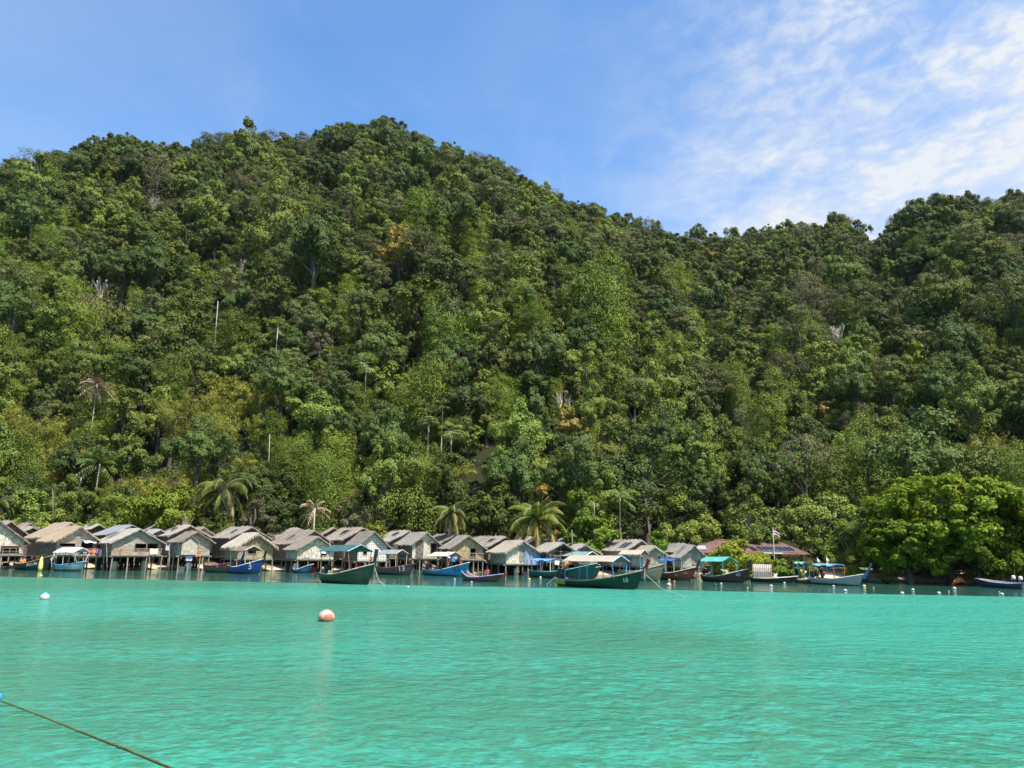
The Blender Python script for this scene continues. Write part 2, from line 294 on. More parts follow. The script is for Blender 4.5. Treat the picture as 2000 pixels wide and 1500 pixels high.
def water_mat():
    m, t, b, N, L = newmat('turquoise_sea')
    g = N('ShaderNodeNewGeometry'); sp = N('ShaderNodeSeparateXYZ'); L(g.outputs['Position'], sp.inputs[0])
    def M(op, a, b_=None, c=None):
        q = N('ShaderNodeMath'); q.operation = op
        for i, v in enumerate((a, b_, c)):
            if v is None: continue
            if isinstance(v, (int, float)): q.inputs[i].default_value = v
            else: L(v, q.inputs[i])
        return q.outputs[0]
    def noise(scale, ms, det, rough=.5, dist=0, rot=0):
        mp = N('ShaderNodeMapping'); mp.inputs['Scale'].default_value = ms; mp.inputs['Rotation'].default_value = (0, 0, rot); L(g.outputs['Position'], mp.inputs[0])
        n = N('ShaderNodeTexNoise'); n.inputs['Scale'].default_value = scale; n.inputs['Detail'].default_value = det; n.inputs['Roughness'].default_value = rough; n.inputs['Distortion'].default_value = dist
        L(mp.outputs[0], n.inputs['Vector']); return n.outputs['Fac']
    # calm sheltered strip along the shore: beyond the line Y = 60.4 - 0.17 X the ripples die out
    lin = M('ADD', M('MULTIPLY', sp.outputs['X'], CALM_K), sp.outputs['Y'])
    lin = M('ADD', lin, M('MULTIPLY', M('SUBTRACT', noise(.12, (1, 1, 1), 3), .5), 3.0))
    calm = N('ShaderNodeMapRange'); calm.interpolation_type = 'SMOOTHSTEP'; L(lin, calm.inputs[0]); calm.inputs['From Min'].default_value = CALM_Y - .8; calm.inputs['From Max'].default_value = CALM_Y + .8
    rip = M('SUBTRACT', 1.0, calm.outputs[0])
    amp = M('ADD', M('MULTIPLY', rip, .955), .045)
    patch = N('ShaderNodeMapRange'); L(noise(.11, (.55, 1, 1), 3, .5), patch.inputs[0]); patch.inputs['From Min'].default_value = .32; patch.inputs['From Max'].default_value = .66
    patch.inputs['To Min'].default_value = .45; patch.inputs['To Max'].default_value = 1.0
    h = M('ADD', M('MULTIPLY', noise(1.7, (.85, 1, 1), 3, .55, .3, .12), 1.0), M('MULTIPLY', noise(5.0, (.85, 1, 1), 4, .6, .4, -.18), .40))
    h = M('ADD', h, M('MULTIPLY', noise(.33, (.6, 1, 1), 2, .5, 0, .3), .9))
    fa = N('ShaderNodeMapRange'); L(sp.outputs['Y'], fa.inputs[0]); fa.inputs['From Min'].default_value = 10; fa.inputs['From Max'].default_value = 48; fa.inputs['To Min'].default_value = .42; fa.inputs['To Max'].default_value = 1.0
    hh = M('MULTIPLY', M('MULTIPLY', M('MULTIPLY', h, amp), patch.outputs[0]), fa.outputs[0])
    bp = N('ShaderNodeBump'); bp.inputs['Strength'].default_value = 1; bp.inputs['Distance'].default_value = WAVE; L(hh, bp.inputs['Height'])
    # body colour of the water: cyan and green patches painted as sky and hill reflections
    # noise-shifted lookup breaks the painted reflections into ripple-sized pieces
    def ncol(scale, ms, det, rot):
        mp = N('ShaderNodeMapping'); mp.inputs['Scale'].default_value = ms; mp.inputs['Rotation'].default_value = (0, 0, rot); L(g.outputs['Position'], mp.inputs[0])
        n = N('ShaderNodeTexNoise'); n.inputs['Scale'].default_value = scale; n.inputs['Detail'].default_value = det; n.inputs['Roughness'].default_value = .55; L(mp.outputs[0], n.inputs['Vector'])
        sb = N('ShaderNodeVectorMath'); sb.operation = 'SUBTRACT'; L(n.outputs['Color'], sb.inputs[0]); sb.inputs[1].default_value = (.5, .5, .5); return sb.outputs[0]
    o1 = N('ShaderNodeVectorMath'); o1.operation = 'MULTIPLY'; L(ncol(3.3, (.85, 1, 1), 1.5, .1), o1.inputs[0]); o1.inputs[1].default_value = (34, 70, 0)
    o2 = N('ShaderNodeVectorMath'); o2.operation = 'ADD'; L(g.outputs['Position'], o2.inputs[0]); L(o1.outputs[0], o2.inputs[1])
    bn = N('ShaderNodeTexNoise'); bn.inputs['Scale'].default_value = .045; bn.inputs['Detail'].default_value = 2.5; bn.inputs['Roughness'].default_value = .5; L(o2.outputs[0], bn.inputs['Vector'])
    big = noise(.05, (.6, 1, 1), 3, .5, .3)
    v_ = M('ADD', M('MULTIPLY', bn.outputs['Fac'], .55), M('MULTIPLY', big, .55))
    xr = N('ShaderNodeMapRange'); L(sp.outputs['X'], xr.inputs[0]); xr.inputs['From Min'].default_value = -9; xr.inputs['From Max'].default_value = 9; xr.inputs['To Min'].default_value = -.045; xr.inputs['To Max'].default_value = .05; v_ = M('SUBTRACT', v_, xr.outputs[0]); nr = N('ShaderNodeMapRange'); L(sp.outputs['Y'], nr.inputs[0]); nr.inputs['From Min'].default_value = 9; nr.inputs['From Max'].default_value = 30; nr.inputs['To Min'].default_value = .06; nr.inputs['To Max'].default_value = -.02  # more of the painted green reflection to the left and close by
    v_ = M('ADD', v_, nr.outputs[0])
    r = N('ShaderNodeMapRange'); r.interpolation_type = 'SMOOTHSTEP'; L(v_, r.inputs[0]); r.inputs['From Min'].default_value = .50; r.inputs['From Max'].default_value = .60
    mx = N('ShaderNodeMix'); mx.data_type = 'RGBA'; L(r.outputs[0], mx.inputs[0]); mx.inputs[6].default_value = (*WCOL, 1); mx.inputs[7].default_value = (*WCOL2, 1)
    calm_body = N('ShaderNodeMix'); calm_body.data_type = 'RGBA'; L(calm.outputs[0], calm_body.inputs[0]); L(mx.outputs[2], calm_body.inputs[6]); calm_body.inputs[7].default_value = (*WCOL3, 1)  # calm strip gets a darker body colour
    L(calm_body.outputs[2], b.inputs['Base Color']); fr_ = N('ShaderNodeMapRange'); L(sp.outputs['Y'], fr_.inputs[0]); fr_.inputs['From Min'].default_value = 12; fr_.inputs['From Max'].default_value = 42; fr_.inputs['To Min'].default_value = .05; fr_.inputs['To Max'].default_value = .22
    L(M('ADD', M('MULTIPLY', rip, fr_.outputs[0]), .03), b.inputs['Roughness']); spec(b, .5); L(M('SUBTRACT', 1.333, M('MULTIPLY', rip, .20)), b.inputs['IOR'])
    L(bp.outputs[0], b.inputs['Normal'])
    return m
p0 = hit(0, 1126); p1 = hit(2000, 1166)
CALM_K = -(p1.y - p0.y) / (p1.x - p0.x); CALM_Y = p0.y + CALM_K * p0.x
WAVE = .50
WCOL = (.042, .256, .186); WCOL2 = (.040, .176, .112); WCOL3 = (.03, .11, .08)  # turquoise with painted sky reflection, green with painted hill reflection, calm strip
wv = [(x, y, 0) for y in (-400, 20, 120, 900) for x in (-900, -100, 100, 900)]
wf = [(i * 4 + j, i * 4 + j + 1, (i + 1) * 4 + j + 1, (i + 1) * 4 + j) for i in range(3) for j in range(3)]
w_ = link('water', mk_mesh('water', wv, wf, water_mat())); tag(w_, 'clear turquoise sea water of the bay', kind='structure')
# ------------------------------------------------------------------ foliage
def unit(a): return a / np.maximum(np.linalg.norm(a, axis=1, keepdims=True), 1e-6)
def leaf_arrays(rs, C, R, k, size, up=.35, rnd=.42, asp=.62, flat=1.0, low=.35, droop=0.0, spread=(.62, 1.06)):
    C = np.asarray(C, float); R = np.asarray(R, float); n = len(C); T = n * k
    c = np.repeat(C, k, 0); r = np.repeat(R, k)[:, None]
    d = unit(rs.normal(size=(T, 3))); m = (d[:, 2] < 0) & (rs.rand(T) > low); d[m, 2] *= -1
    p = c + d * r * np.array([1, 1, flat]) * rs.uniform(spread[0], spread[1], (T, 1))
    cc = C.mean(0); cd = np.repeat(unit(C - cc), k, 0)
    nn = unit(d + .45 * cd + np.array([0, 0, up]) + rnd * rs.normal(size=(T, 3)))
    q = rs.normal(size=(T, 3)); q[:, 2] -= droop * 3
    t_ = unit(np.cross(nn, np.cross(q, nn))); b_ = np.cross(nn, t_)
    s = size * rs.uniform(.55, 1.25, (T, 1))
    V = np.stack([p + t_ * s, p + b_ * s * asp, p - t_ * s * .9, p - b_ * s * asp], 1).reshape(-1, 3)
    Fc = np.arange(T * 4).reshape(-1, 4)
    return V, Fc
def crown_spec(kind, rs):
    """clump centres and radii of a crown about 10 m wide whose base stands at z=0 and top near 12.5"""
    C = []; R = []
    if kind in ('dome', 'lumpy', 'small'):
        ns, q0, zl, zh, rs0, rs1 = {'dome': (8, 3.4, 6.6, 10.2, 1.5, 2.2), 'lumpy': (7, 3.3, 4.6, 10.4, 1.3, 2.3), 'small': (6, 2.4, 4.2, 10.9, 1.3, 2.0)}[kind]
        for j in range(ns):
            an = j * 6.283 / (ns - 1) + rs.uniform(-.35, .35); q = q0 * rs.uniform(.65, 1.05) if j else 0; zc = (zh if j == 0 else zl + (zh - zl) * rs.uniform(0, .95) * (1.05 - .4 * q / q0)); rr_ = rs.uniform(rs0, rs1)
            for i in range(11):
                d = unit(rs.normal(size=(1, 3)))[0]
                if d[2] < -.35: d[2] *= -1
                f = rs.uniform(.72, 1.08)
                C.append((q * math.cos(an) + d[0] * rr_ * f, q * math.sin(an) + d[1] * rr_ * f, zc + d[2] * rr_ * .85 * f)); R.append(rs.uniform(.42, .95))
        for i in range(7): C.append((*rs.uniform(-1.8, 1.8, 2), rs.uniform(zl - .5, zh - 1.2))); R.append(1.5)
    elif kind == 'draped':
        for j in range(9):
            an = j * .70 + rs.uniform(-.3, .3); q = rs.uniform(1.0, 3.4); top = rs.uniform(8.0, 12.2) - q * .55
            x, y = q * math.cos(an), q * math.sin(an); z = top; w = rs.uniform(1.2, 1.9)
            while z > 1.2:
                C.append((x + rs.uniform(-.5, .5), y + rs.uniform(-.5, .5), z)); R.append(w * rs.uniform(.75, 1.15)); z -= rs.uniform(.9, 1.5); w *= .93
        for i in range(6): C.append((*rs.uniform(-1.5, 1.5, 2), rs.uniform(8, 11.5))); R.append(1.4)
    elif kind == 'umbrella':
        for lv, (z, q, n) in enumerate(((11.2, 2.2, 9), (10.2, 4.3, 17), (8.6, 5.0, 14), (7.2, 3.6, 8))):
            for i in range(n):
                an = rs.uniform(0, 6.28); qq = q * math.sqrt(rs.uniform(.1, 1)); C.append((qq * math.cos(an), qq * math.sin(an), z + rs.uniform(-.5, .5) - .03 * qq * qq)); R.append(rs.uniform(.8, 1.35))
    elif kind == 'bamboo':
        for j in range(26):
            an = rs.uniform(0, 6.28); rch = rs.uniform(1.5, 4.8); top = rs.uniform(7.5, 11.5)
            for s in (.45, .62, .78, .9, 1.0):
                C.append((rch * math.cos(an) * s ** 2, rch * math.sin(an) * s ** 2, top * (s - .22 * s ** 4 * rch / 3))); R.append(.75)
    elif kind == 'sparse':
        for i in range(30):
            d = unit(rs.normal(size=(1, 3)))[0]; d[2] = abs(d[2]); f = rs.uniform(.75, 1.0)
            C.append((d[0] * 4.4 * f, d[1] * 4.4 * f, 7.4 + d[2] * 4.2 * f)); R.append(rs.uniform(.6, 1.15))
    elif kind == 'tiered':
        for z, q, n in ((11.2, 4.6, 44), (10.1, 5.7, 50), (8.3, 6.1, 40), (6.3, 6.3, 36), (4.5, 6.5, 32), (3.1, 5.6, 22)):
            for i in range(n):
                an = rs.uniform(0, 6.28); qq = q * math.sqrt(rs.uniform(.15, 1)); C.append((qq * math.cos(an), qq * math.sin(an), z + rs.uniform(-.95, .95) - qq * .13)); R.append(rs.uniform(.5, 1.0))
        for i in range(26):
            C.append((*rs.uniform(-3, 3, 2), rs.uniform(2.5, 10))); R.append(1.3)
    return np.array(C), np.array(R)
def trunk_mb(rs, C, r0=.34, ztop=8.0, nl=7, lean=.4, m=0, rl=.11):
    mb = MB(); lx, ly = rs.uniform(-lean, lean, 2)
    pts = [(lx * s * s * 2, ly * s * s * 2, ztop * s) for s in (0, .12, .3, .5, .75, 1)]
    mb.tube(pts, [r0 * 1.5, r0 * 1.05, r0 * .85, r0 * .72, r0 * .5, r0 * .22], 8, m)
    idx = rs.choice(len(C), min(nl, len(C)), replace=False)
    for i in idx:
        c = C[i]; z0 = min(max(c[2] - 2.8, ztop * .35), ztop * .9); s = z0 / ztop
        a_ = (lx * s * s * 2, ly * s * s * 2, z0)
        mid = (a_[0] * .5 + c[0] * .5 + rs.uniform(-.3, .3), a_[1] * .5 + c[1] * .5 + rs.uniform(-.3, .3), z0 * .45 + c[2] * .55 - .1)
        mb.tube([a_, mid, tuple(c)], [rl * 1.5, rl, rl * .35], 6, m)
    return mb
# kind, colour, leaf params; labels words
SPEC = {
 'dark':   dict(kind='dome', mat=leafmat('leaf_dark_green', (0.068, 0.100, 0.024)), word='dark green dense dome-shaped tree'),
 'mid':    dict(kind='lumpy', mat=leafmat('leaf_mid_green', (0.130, 0.171, 0.030)), word='mid green lumpy-crowned tree'),
 'vine':   dict(kind='draped', mat=leafmat('leaf_vine_green', (0.124, 0.167, 0.023)), word='bright green vine-hung tree'),
 'olive':  dict(kind='umbrella', mat=leafmat('leaf_olive', (0.106, 0.121, 0.040)), word='olive green flat-topped tree'),
 'brown':  dict(kind='sparse', mat=leafmat('leaf_brownish', (0.129, 0.121, 0.060), .3, .2, (1.3, 1.1, .6)), word='brownish thin-leaved tree'),
 'bamboo': dict(kind='bamboo', mat=leafmat('leaf_bamboo_yellow', (0.181, 0.188, 0.030)), word='yellow-green bamboo clump'),
 'blue':   dict(kind='small', mat=leafmat('leaf_blue_green', (0.090, 0.111, 0.022)), word='bluish green upright tree'),
 'lime':   dict(kind='lumpy', mat=leafmat('leaf_lime', (0.146, 0.188, 0.016)), word='lime green round tree'),
 'gold':   dict(kind='dome', mat=leafmat('leaf_gold', (0.248, 0.185, 0.040), dry=(.19, .16, .07)), word='golden yellow tree'),
}
LEAF = {'dark': (.30, .62), 'mid': (.30, .62), 'vine': (.21, .6), 'olive': (.28, .5), 'brown': (.26, .5), 'bamboo': (.34, .26), 'blue': (.34, .6), 'lime': (.36, .6), 'gold': (.32, .6)}
def tree_meshes(sp, seed, k, scale=1.0, nl=7):
    rs = np.random.RandomState(seed); S = SPEC[sp]; C, R = crown_spec(S['kind'], rs); sz, asp = LEAF[sp]
    kk = {'bamboo': .45, 'tiered': .8, 'umbrella': .9, 'draped': 2.0, 'sparse': .6}.get(S['kind'], 1) * k
    V, Fc = leaf_arrays(rs, C, R, max(8, int(kk)), sz * scale, up=.55 if S['kind'] in ('umbrella', 'tiered') else .35, asp=asp, flat=.6 if S['kind'] in ('umbrella', 'tiered') else 1.0, droop=.25 if S['kind'] in ('draped', 'bamboo') else 0)
    tb = trunk_mb(rs, C, nl=nl if S['kind'] != 'sparse' else 9, m=0, rl=.11 if S['kind'] != 'sparse' else .06)
    return V, Fc, tb
FINE = {}; COARSE = []
sd_ = 10
for sp in SPEC:
    FINE[sp] = []
    for q in range(2 if sp not in ('gold', 'lime') else 1):
        sd_ += 1; V, Fc, tb = tree_meshes(sp, sd_, 150, .50)
        FINE[sp].append((mk_mesh('crown', V, Fc, SPEC[sp]['mat']), mk_mesh('trunk', tb.v, tb.f, BARK)))
PC = bpy.data.collections.new('forest_kinds')      # source shapes of the far forest, not linked to the scene
PIDX = {}
i_ = 0
for sp in SPEC:
    PIDX[sp] = []
    for q in range(2 if sp not in ('gold', 'lime') else 1):
        sd_ += 1; V, Fc, tb = tree_meshes(sp, sd_, 105, .68, nl=4)
        n0 = len(V); v = V.tolist() + [tuple(x) for x in tb.v]; f = Fc.tolist() + [tuple(n0 + j for j in x) for x in tb.f]
        me = mk_mesh('forest_tree', v, f, [SPEC[sp]['mat'], BARK], [0] * len(Fc) + [1] * len(tb.f))
        o = bpy.data.objects.new('forest_tree_%02d' % i_, me); PC.objects.link(o); PIDX[sp].append(i_); i_ += 1
rng = random.Random(5)
def nz(x, y, s, ph=0):     # cheap smooth noise in -1..1
    return (math.sin(x * s + ph) + math.sin(y * s * 1.3 + ph * 2.1) + math.sin((x + y) * s * .71 + ph * .7) + math.sin((x - y * 1.4) * s * 1.9 + ph * 1.7)) / 4
def pick(X, Y, v):
    w = {'dark': .9 + 1.2 * v, 'mid': 1.3 + .5 * nz(X, Y, .05, 1), 'vine': max(0, 1.1 - 1.2 * v + .7 * nz(X, Y, .04, 2)), 'olive': max(.1, .25 + 1.1 * v + 1.0 * nz(X, Y, .035, 3)), 'brown': max(.05, .12 + .12 * v + .3 * nz(X, Y, .06, 4)), 'bamboo': 0, 'blue': .8 + .6 * nz(X, Y, .05, 5), 'lime': .035, 'gold': .012}
    t = X / Y
    px, py = proj((X, Y, ground_z(X, Y) + 7))
    if t > .5: w['dark'] += 1.2; w['blue'] += 1.0; w['vine'] *= .4
    for cx, cy, rx, ry, sp, wt in ((70, 850, 120, 70, 'bamboo', 22), (440, 820, 110, 65, 'bamboo', 16), (720, 800, 50, 24, 'gold', 4), (860, 910, 120, 50, 'bamboo', 6), (860, 900, 120, 45, 'gold', .8), (1870, 890, 110, 42, 'bamboo', 18), (1110, 890, 70, 40, 'bamboo', 1.5), (1600, 790, 26, 16, 'gold', 9), (930, 500, 22, 18, 'lime', 9), (1220, 438, 24, 18, 'lime', 5), (330, 970, 90, 40, 'bamboo', 6), (1700, 800, 50, 30, 'brown', 4), (300, 380, 45, 50, 'brown', 5), (1780, 610, 30, 20, 'brown', 5), (1620, 640, 50, 35, 'brown', 5), (1280, 470, 30, 20, 'brown', 6), (1200, 580, 50, 30, 'brown', 3), (1330, 700, 50, 30, 'olive', 5)):
        if ((px - cx) / rx) ** 2 + ((py - cy) / ry) ** 2 < 1: w[sp] = w.get(sp, 0) + wt
    ks = list(w); return rng.choices(ks, [max(0, w[k]) for k in ks])[0]
SIL = [(-400, 330), (0, 304), (40, 306), (72, 292), (82, 290), (92, 306), (100, 280), (112, 262), (140, 260), (156, 276), (170, 260), (215, 254), (250, 258), (262, 268), (300, 262), (340, 256), (360, 266), (380, 268), (398, 256), (425, 240), (480, 235), (520, 238), (566, 250), (586, 262), (600, 248), (640, 238), (700, 246), (740, 246), (748, 230), (780, 232), (812, 258), (830, 270), (860, 280), (890, 278), (930, 290), (945, 305), (1000, 318), (1050, 352), (1100, 378), (1150, 390), (1190, 396), (1205, 394), (1222, 412), (1260, 425), (1330, 428), (1352, 428), (1360, 432), (1384, 428), (1440, 424), (1462, 436), (1480, 430), (1524, 440), (1548, 428), (1564, 432), (1580, 420), (1640, 416), (1646, 440), (1656, 428), (1690, 440), (1700, 470), (1706, 482), (1716, 470), (1732, 440), (1744, 420), (1768, 400), (1790, 388), (1822, 388), (1836, 376), (1890, 370), (1935, 370), (1950, 360), (1975, 368), (2000, 378), (2400, 480)]
def SILF(px): return interp(px, SIL)
FOR = []
Y = 93.0
while Y < 372:
    dx = 4.5 if Y < 140 else 4.7
    X = -1.0 * Y
    xmax = 1.0 * Y
    while X < xmax:
        x = X + rng.uniform(-2.2, 2.2); y = Y + rng.uniform(-2.0, 2.0); X += dx
        t = x / y
        zz, Rr = ridge(t)
        if y > Rr + 9: continue
        if abs(t) > .78 and y > 130 and rng.random() < .35: continue
        if y < 97 and abs(t) > .9: continue
        v = (y - 96) / (Rr - 96)
        sp = pick(x, y, v)
        s = (.52 + .80 * rng.random() ** 1.7) * (.84 if y < 125 else .92)
        if sp == 'bamboo': s *= .9
        if rng.random() < .06 and v < .85: s *= 1.45
        sz = s * (rng.uniform(.9, 1.5) if v < .85 else rng.uniform(.8, 1.12))
        if v > .93: s *= .85; sz *= .8 + rng.choice((0, 0, .25))
        if nz(x, y, .11, 9) > .54 and 105 < y and v < .9: continue
        z = ground_z(x, y) - .5; ok = True
        if v > .45:
            for _k in range(8):
                pt = proj((x, y, z + 12.0 * sz)); ov = 0
                for dxp, dz_ in ((0, 0), (-.75, 3.0), (.75, 3.0)):
                    q_ = proj((x + dxp * 4.6 * s, y, z + (12.0 - dz_) * sz)); ov = max(ov, SILF(q_[0]) - 3 - q_[1])
                if ov <= 0: break
                s *= .90; sz *= .90
            ok = ov <= 0
        if not ok: continue
        FOR.append((x, y, z, s, sz, rng.uniform(0, 6.28), sp))
    Y += 4.2 if Y < 140 else 4.3

# the nearest ones in view are trees of their own; the rest is the forest
CLEAR = []      # (x, y, r) filled below with the big hand-placed trees
def inview(x, y, z): 
    a_, b_ = proj((x, y, z)); return -60 < a_ < 2060 and b_ < 1060
# ------------------------------------------------------------------ hand-placed trees
def gz(x, y): return ground_z(x, y)
def place_tree(px, py_top, Y, wpx, sp, label, kindover=None, k=240, leaf=.5, zb=None, seed=1, sq=1.0, name='broadleaf_tree', cat='tree', nl=9, bark=None, group=None):
    """tree whose crown top shows at (px, py_top), wpx wide, standing at distance Y"""
    top = at(px, py_top, Y); X = top.x; base = gz(X, Y) if zb is None else zb
    Hh = top.z - base; rs = np.random.RandomState(seed); kind = kindover or SPEC[sp]['kind']
    C, R = crown_spec(kind, rs); zmax = (C[:, 2] + R * .9).max(); span = (C[:, 0] + R).max() - (C[:, 0] - R).min()
    wm = wpx * Y / F * 1.2; sx = wm / span; szz = Hh / zmax * sq
    R = R * math.sqrt(sx * szz); C = C * np.array([sx, sx, 1.0]); zlo, zhi = C[:, 2].min(), C[:, 2].max(); cb = Hh * (.04 if name == 'bush' else .14 if kind not in ('umbrella', 'tiered') else .2)
    C[:, 2] = cb + R.mean() * .7 + (C[:, 2] - zlo) / (zhi - zlo) * (Hh - R.mean() * .8 - cb - R.mean() * .7)
    up = .6 if kind in ('umbrella', 'tiered') else .35
    V, Fc = leaf_arrays(rs, C, R, k, LEAF[sp][0] * leaf, up=up, asp=LEAF[sp][1], flat=.75 if kind in ('umbrella', 'tiered') else 1.0, droop=.5 if kind in ('draped', 'bamboo') else 0, spread=(.30, 1.28), rnd=.62)
    r = empty(name, (X, Y, base), 0, label, cat, group)
    tb_z = float(C[:, 2].mean())
    link('crown', mk_mesh('crown', V, Fc, SPEC[sp]['mat']), r)
    tb = trunk_mb(rs, C, r0=max(.12, .035 * Hh), ztop=float(C[:, 2].mean()), nl=nl)
    link('trunk', mk_mesh('trunk', tb.v, tb.f, bark or BARK, smooth=True), r)
    CLEAR.append((X, Y, wm * .42, top.z)); return r
SPEC['almond'] = dict(kind='tiered', mat=leafmat('leaf_sea_almond', (0.113, 0.159, 0.012), .3, .32), word='sea almond tree'); LEAF['almond'] = (.34, .6)
SPEC['fresh'] = dict(kind='lumpy', mat=leafmat('leaf_fresh_green', (0.104, 0.169, 0.022), .3, .32), word='fresh green tree'); LEAF['fresh'] = (.34, .6)
SPEC['mangrove'] = dict(kind='lumpy', mat=leafmat('leaf_mangrove', (0.230, 0.250, 0.028), .3, .3, dry=(.22, .16, .05), dryamt=.12), word='yellow-green bush'); LEAF['mangrove'] = (.26, .5)
place_tree(1840, 930, 77, 270, 'almond', 'great spreading sea almond tree with tiered bright green branches over the beach', 'tiered', 170, .62, seed=21, nl=22)
place_tree(1985, 948, 76, 190, 'almond', 'spreading green tree at the right edge of the beach', 'tiered', 170, .6, seed=22, nl=12)
place_tree(1768, 1010, 75.5, 150, 'almond', 'low dark shaded beach tree left of the great sea almond', 'tiered', 230, .55, seed=23, nl=12)
place_tree(1915, 1030, 74.5, 130, 'almond', 'low leafy beach tree right of the orange tarpaulin', 'lumpy', 200, .55, seed=24, nl=12)
place_tree(1800, 1000, 84, 150, 'mid', 'shadowed tree filling the gap behind the trunk of the great sea almond', 'lumpy', 200, .5, seed=61)
place_tree(1890, 985, 85, 150, 'dark', 'dark tree behind the orange tarpaulin', 'lumpy', 200, .5, seed=62)
place_tree(1985, 985, 84, 160, 'mid', 'rounded tree behind the navy boat at the right edge', 'lumpy', 200, .5, seed=63)
place_tree(2010, 1040, 76, 90, 'vine', 'low leafy bush hanging over the stern of the navy boat', 'lumpy', 120, .5, seed=64, name='bush', cat='bush')
place_tree(1835, 1062, 80, 150, 'dark', 'low dark undergrowth bush behind the great sea almond trunk', 'lumpy', 120, .5, seed=65, name='bush', cat='bush')
place_tree(1935, 1062, 80, 130, 'dark', 'low dark undergrowth bush behind the red tarpaulin', 'lumpy', 120, .5, seed=66, name='bush', cat='bush')
place_tree(1700, 985, 84, 130, 'mid', 'rounded green tree behind the pale sign board, right of the flags', 'lumpy', 260, .5, seed=25)
place_tree(1650, 1015, 84, 110, 'vine', 'leafy green bush-like tree just behind the two small flags', 'lumpy', 240, .45, seed=26)
place_tree(1605, 965, 92, 160, 'mid', 'spreading umbrella-shaped tree standing just right of the rusty roofed hall', 'umbrella', 260, .55, seed=27, nl=14)
place_tree(1730, 930, 100, 90, 'blue', 'round bluish green tree in the dark hollow left of the great sea almond', 'small', 260, .5, seed=28)
place_tree(1130, 962, 88, 60, 'fresh', 'vivid fresh green tree behind the open-fronted hut, upper narrow crown', 'small', 240, .5, seed=29)
place_tree(1162, 1008, 87, 75, 'fresh', 'vivid fresh green round tree just right of the narrow vivid green one', 'lumpy', 200, .5, seed=30)
place_tree(1284, 1037, 86, 64, 'fresh', 'small bright green bush between the long thatched hut and the rightmost front hut', 'lumpy', 130, .42, seed=31, name='bush', cat='bush', nl=5)
place_tree(1434, 1054, 80, 118, 'mangrove', 'yellow-green round bush in front of the rusty roofed hall', 'lumpy', 330, .5, seed=32, name='bush', cat='bush', nl=12)
place_tree(735, 1018, 88, 110, 'lime', 'low yellow-green mound of a bush behind the lattice-walled hut', 'lumpy', 200, .45, seed=33, name='bush', cat='bush', nl=5)
place_tree(692, 960, 90, 84, 'brown', 'brownish half-bare round tree behind the lattice-walled hut', 'sparse', 300, .45, seed=34)
place_tree(1262, 850, 97, 190, 'dark', 'tall dark tree with two straight trunks above the long thatched hut', 'umbrella', 300, .62, seed=35, nl=16)
place_tree(1335, 965, 95, 120, 'mid', 'mid green tree immediately left of the white-branched tree', 'dome', 260, .5, seed=36)
place_tree(1470, 965, 92, 110, 'mid', 'mid green tree with pale bare branches left of the flagpole', 'dome', 170, .5, seed=37, nl=18, bark=BARKW)
place_tree(965, 925, 92, 110, 'blue', 'broad bluish green tree between the two middle coconut palms', 'dome', 300, .5, seed=38)
place_tree(560, 920, 94, 120, 'dark', 'very dark round tree behind the shaggy thatched hut', 'dome', 300, .5, seed=39)
place_tree(330, 948, 88, 130, 'lime', 'bright yellow-green tree left of the drooping coconut palm', 'bamboo', 700, .5, seed=40)
place_tree(230, 965, 88, 110, 'vine', 'leafy green tree behind the golden thatched hut', 'lumpy', 260, .5, seed=41)
place_tree(60, 955, 88, 120, 'mid', 'rounded green tree behind the leftmost huts', 'lumpy', 260, .5, seed=42)
place_tree(505, 975, 88, 70, 'brown', 'thin brownish green tree right of the drooping coconut palm', 'sparse', 260, .45, seed=43)
place_tree(800, 930, 93, 100, 'mid', 'green tree left of the middle coconut palm', 'draped', 260, .5, seed=44)
place_tree(1065, 945, 95, 60, 'gold', 'yellowish round tree crown directly behind the largest coconut palm', 'small', 200, .45, seed=45)
for (px, py, Y, w, sp, lb) in ((1522, 1092, 79, 52, 'fresh', 'bright garden bush right of the flagpole'), (1554, 1094, 79, 26, 'lime', 'small yellow-green garden bush near the right end of the hall'), (1582, 1096, 79, 26, 'vine', 'small round garden bush under the right roof corner of the hall'), (1400, 1094, 79, 22, 'mangrove', 'small weedy bush beside the rightmost hut'),
                             (1492, 1098, 79, 30, 'vine', 'leafy green bush left of the flagpole foot'), (1668, 1104, 80, 46, 'lime', 'low beach bush behind the grey boat with the blue prow'), (1730, 1110, 77.5, 40, 'vine', 'low beach bush left of the sea almond trunk')):
    place_tree(px, py, Y, w, sp, lb, 'lumpy', 90, .36, seed=int(px), name='bush', cat='bush', nl=4)
VIEW = []
def surf(px, py, up=5.0):
    """distance at which the sight line through (px, py) passes `up` metres over the slope"""
    Y = 92.0
    while Y < 350:
        p = at(px, py, Y)
        if p.z < ground_z(p.x, Y) + up: return Y
        Y += .5
    return Y
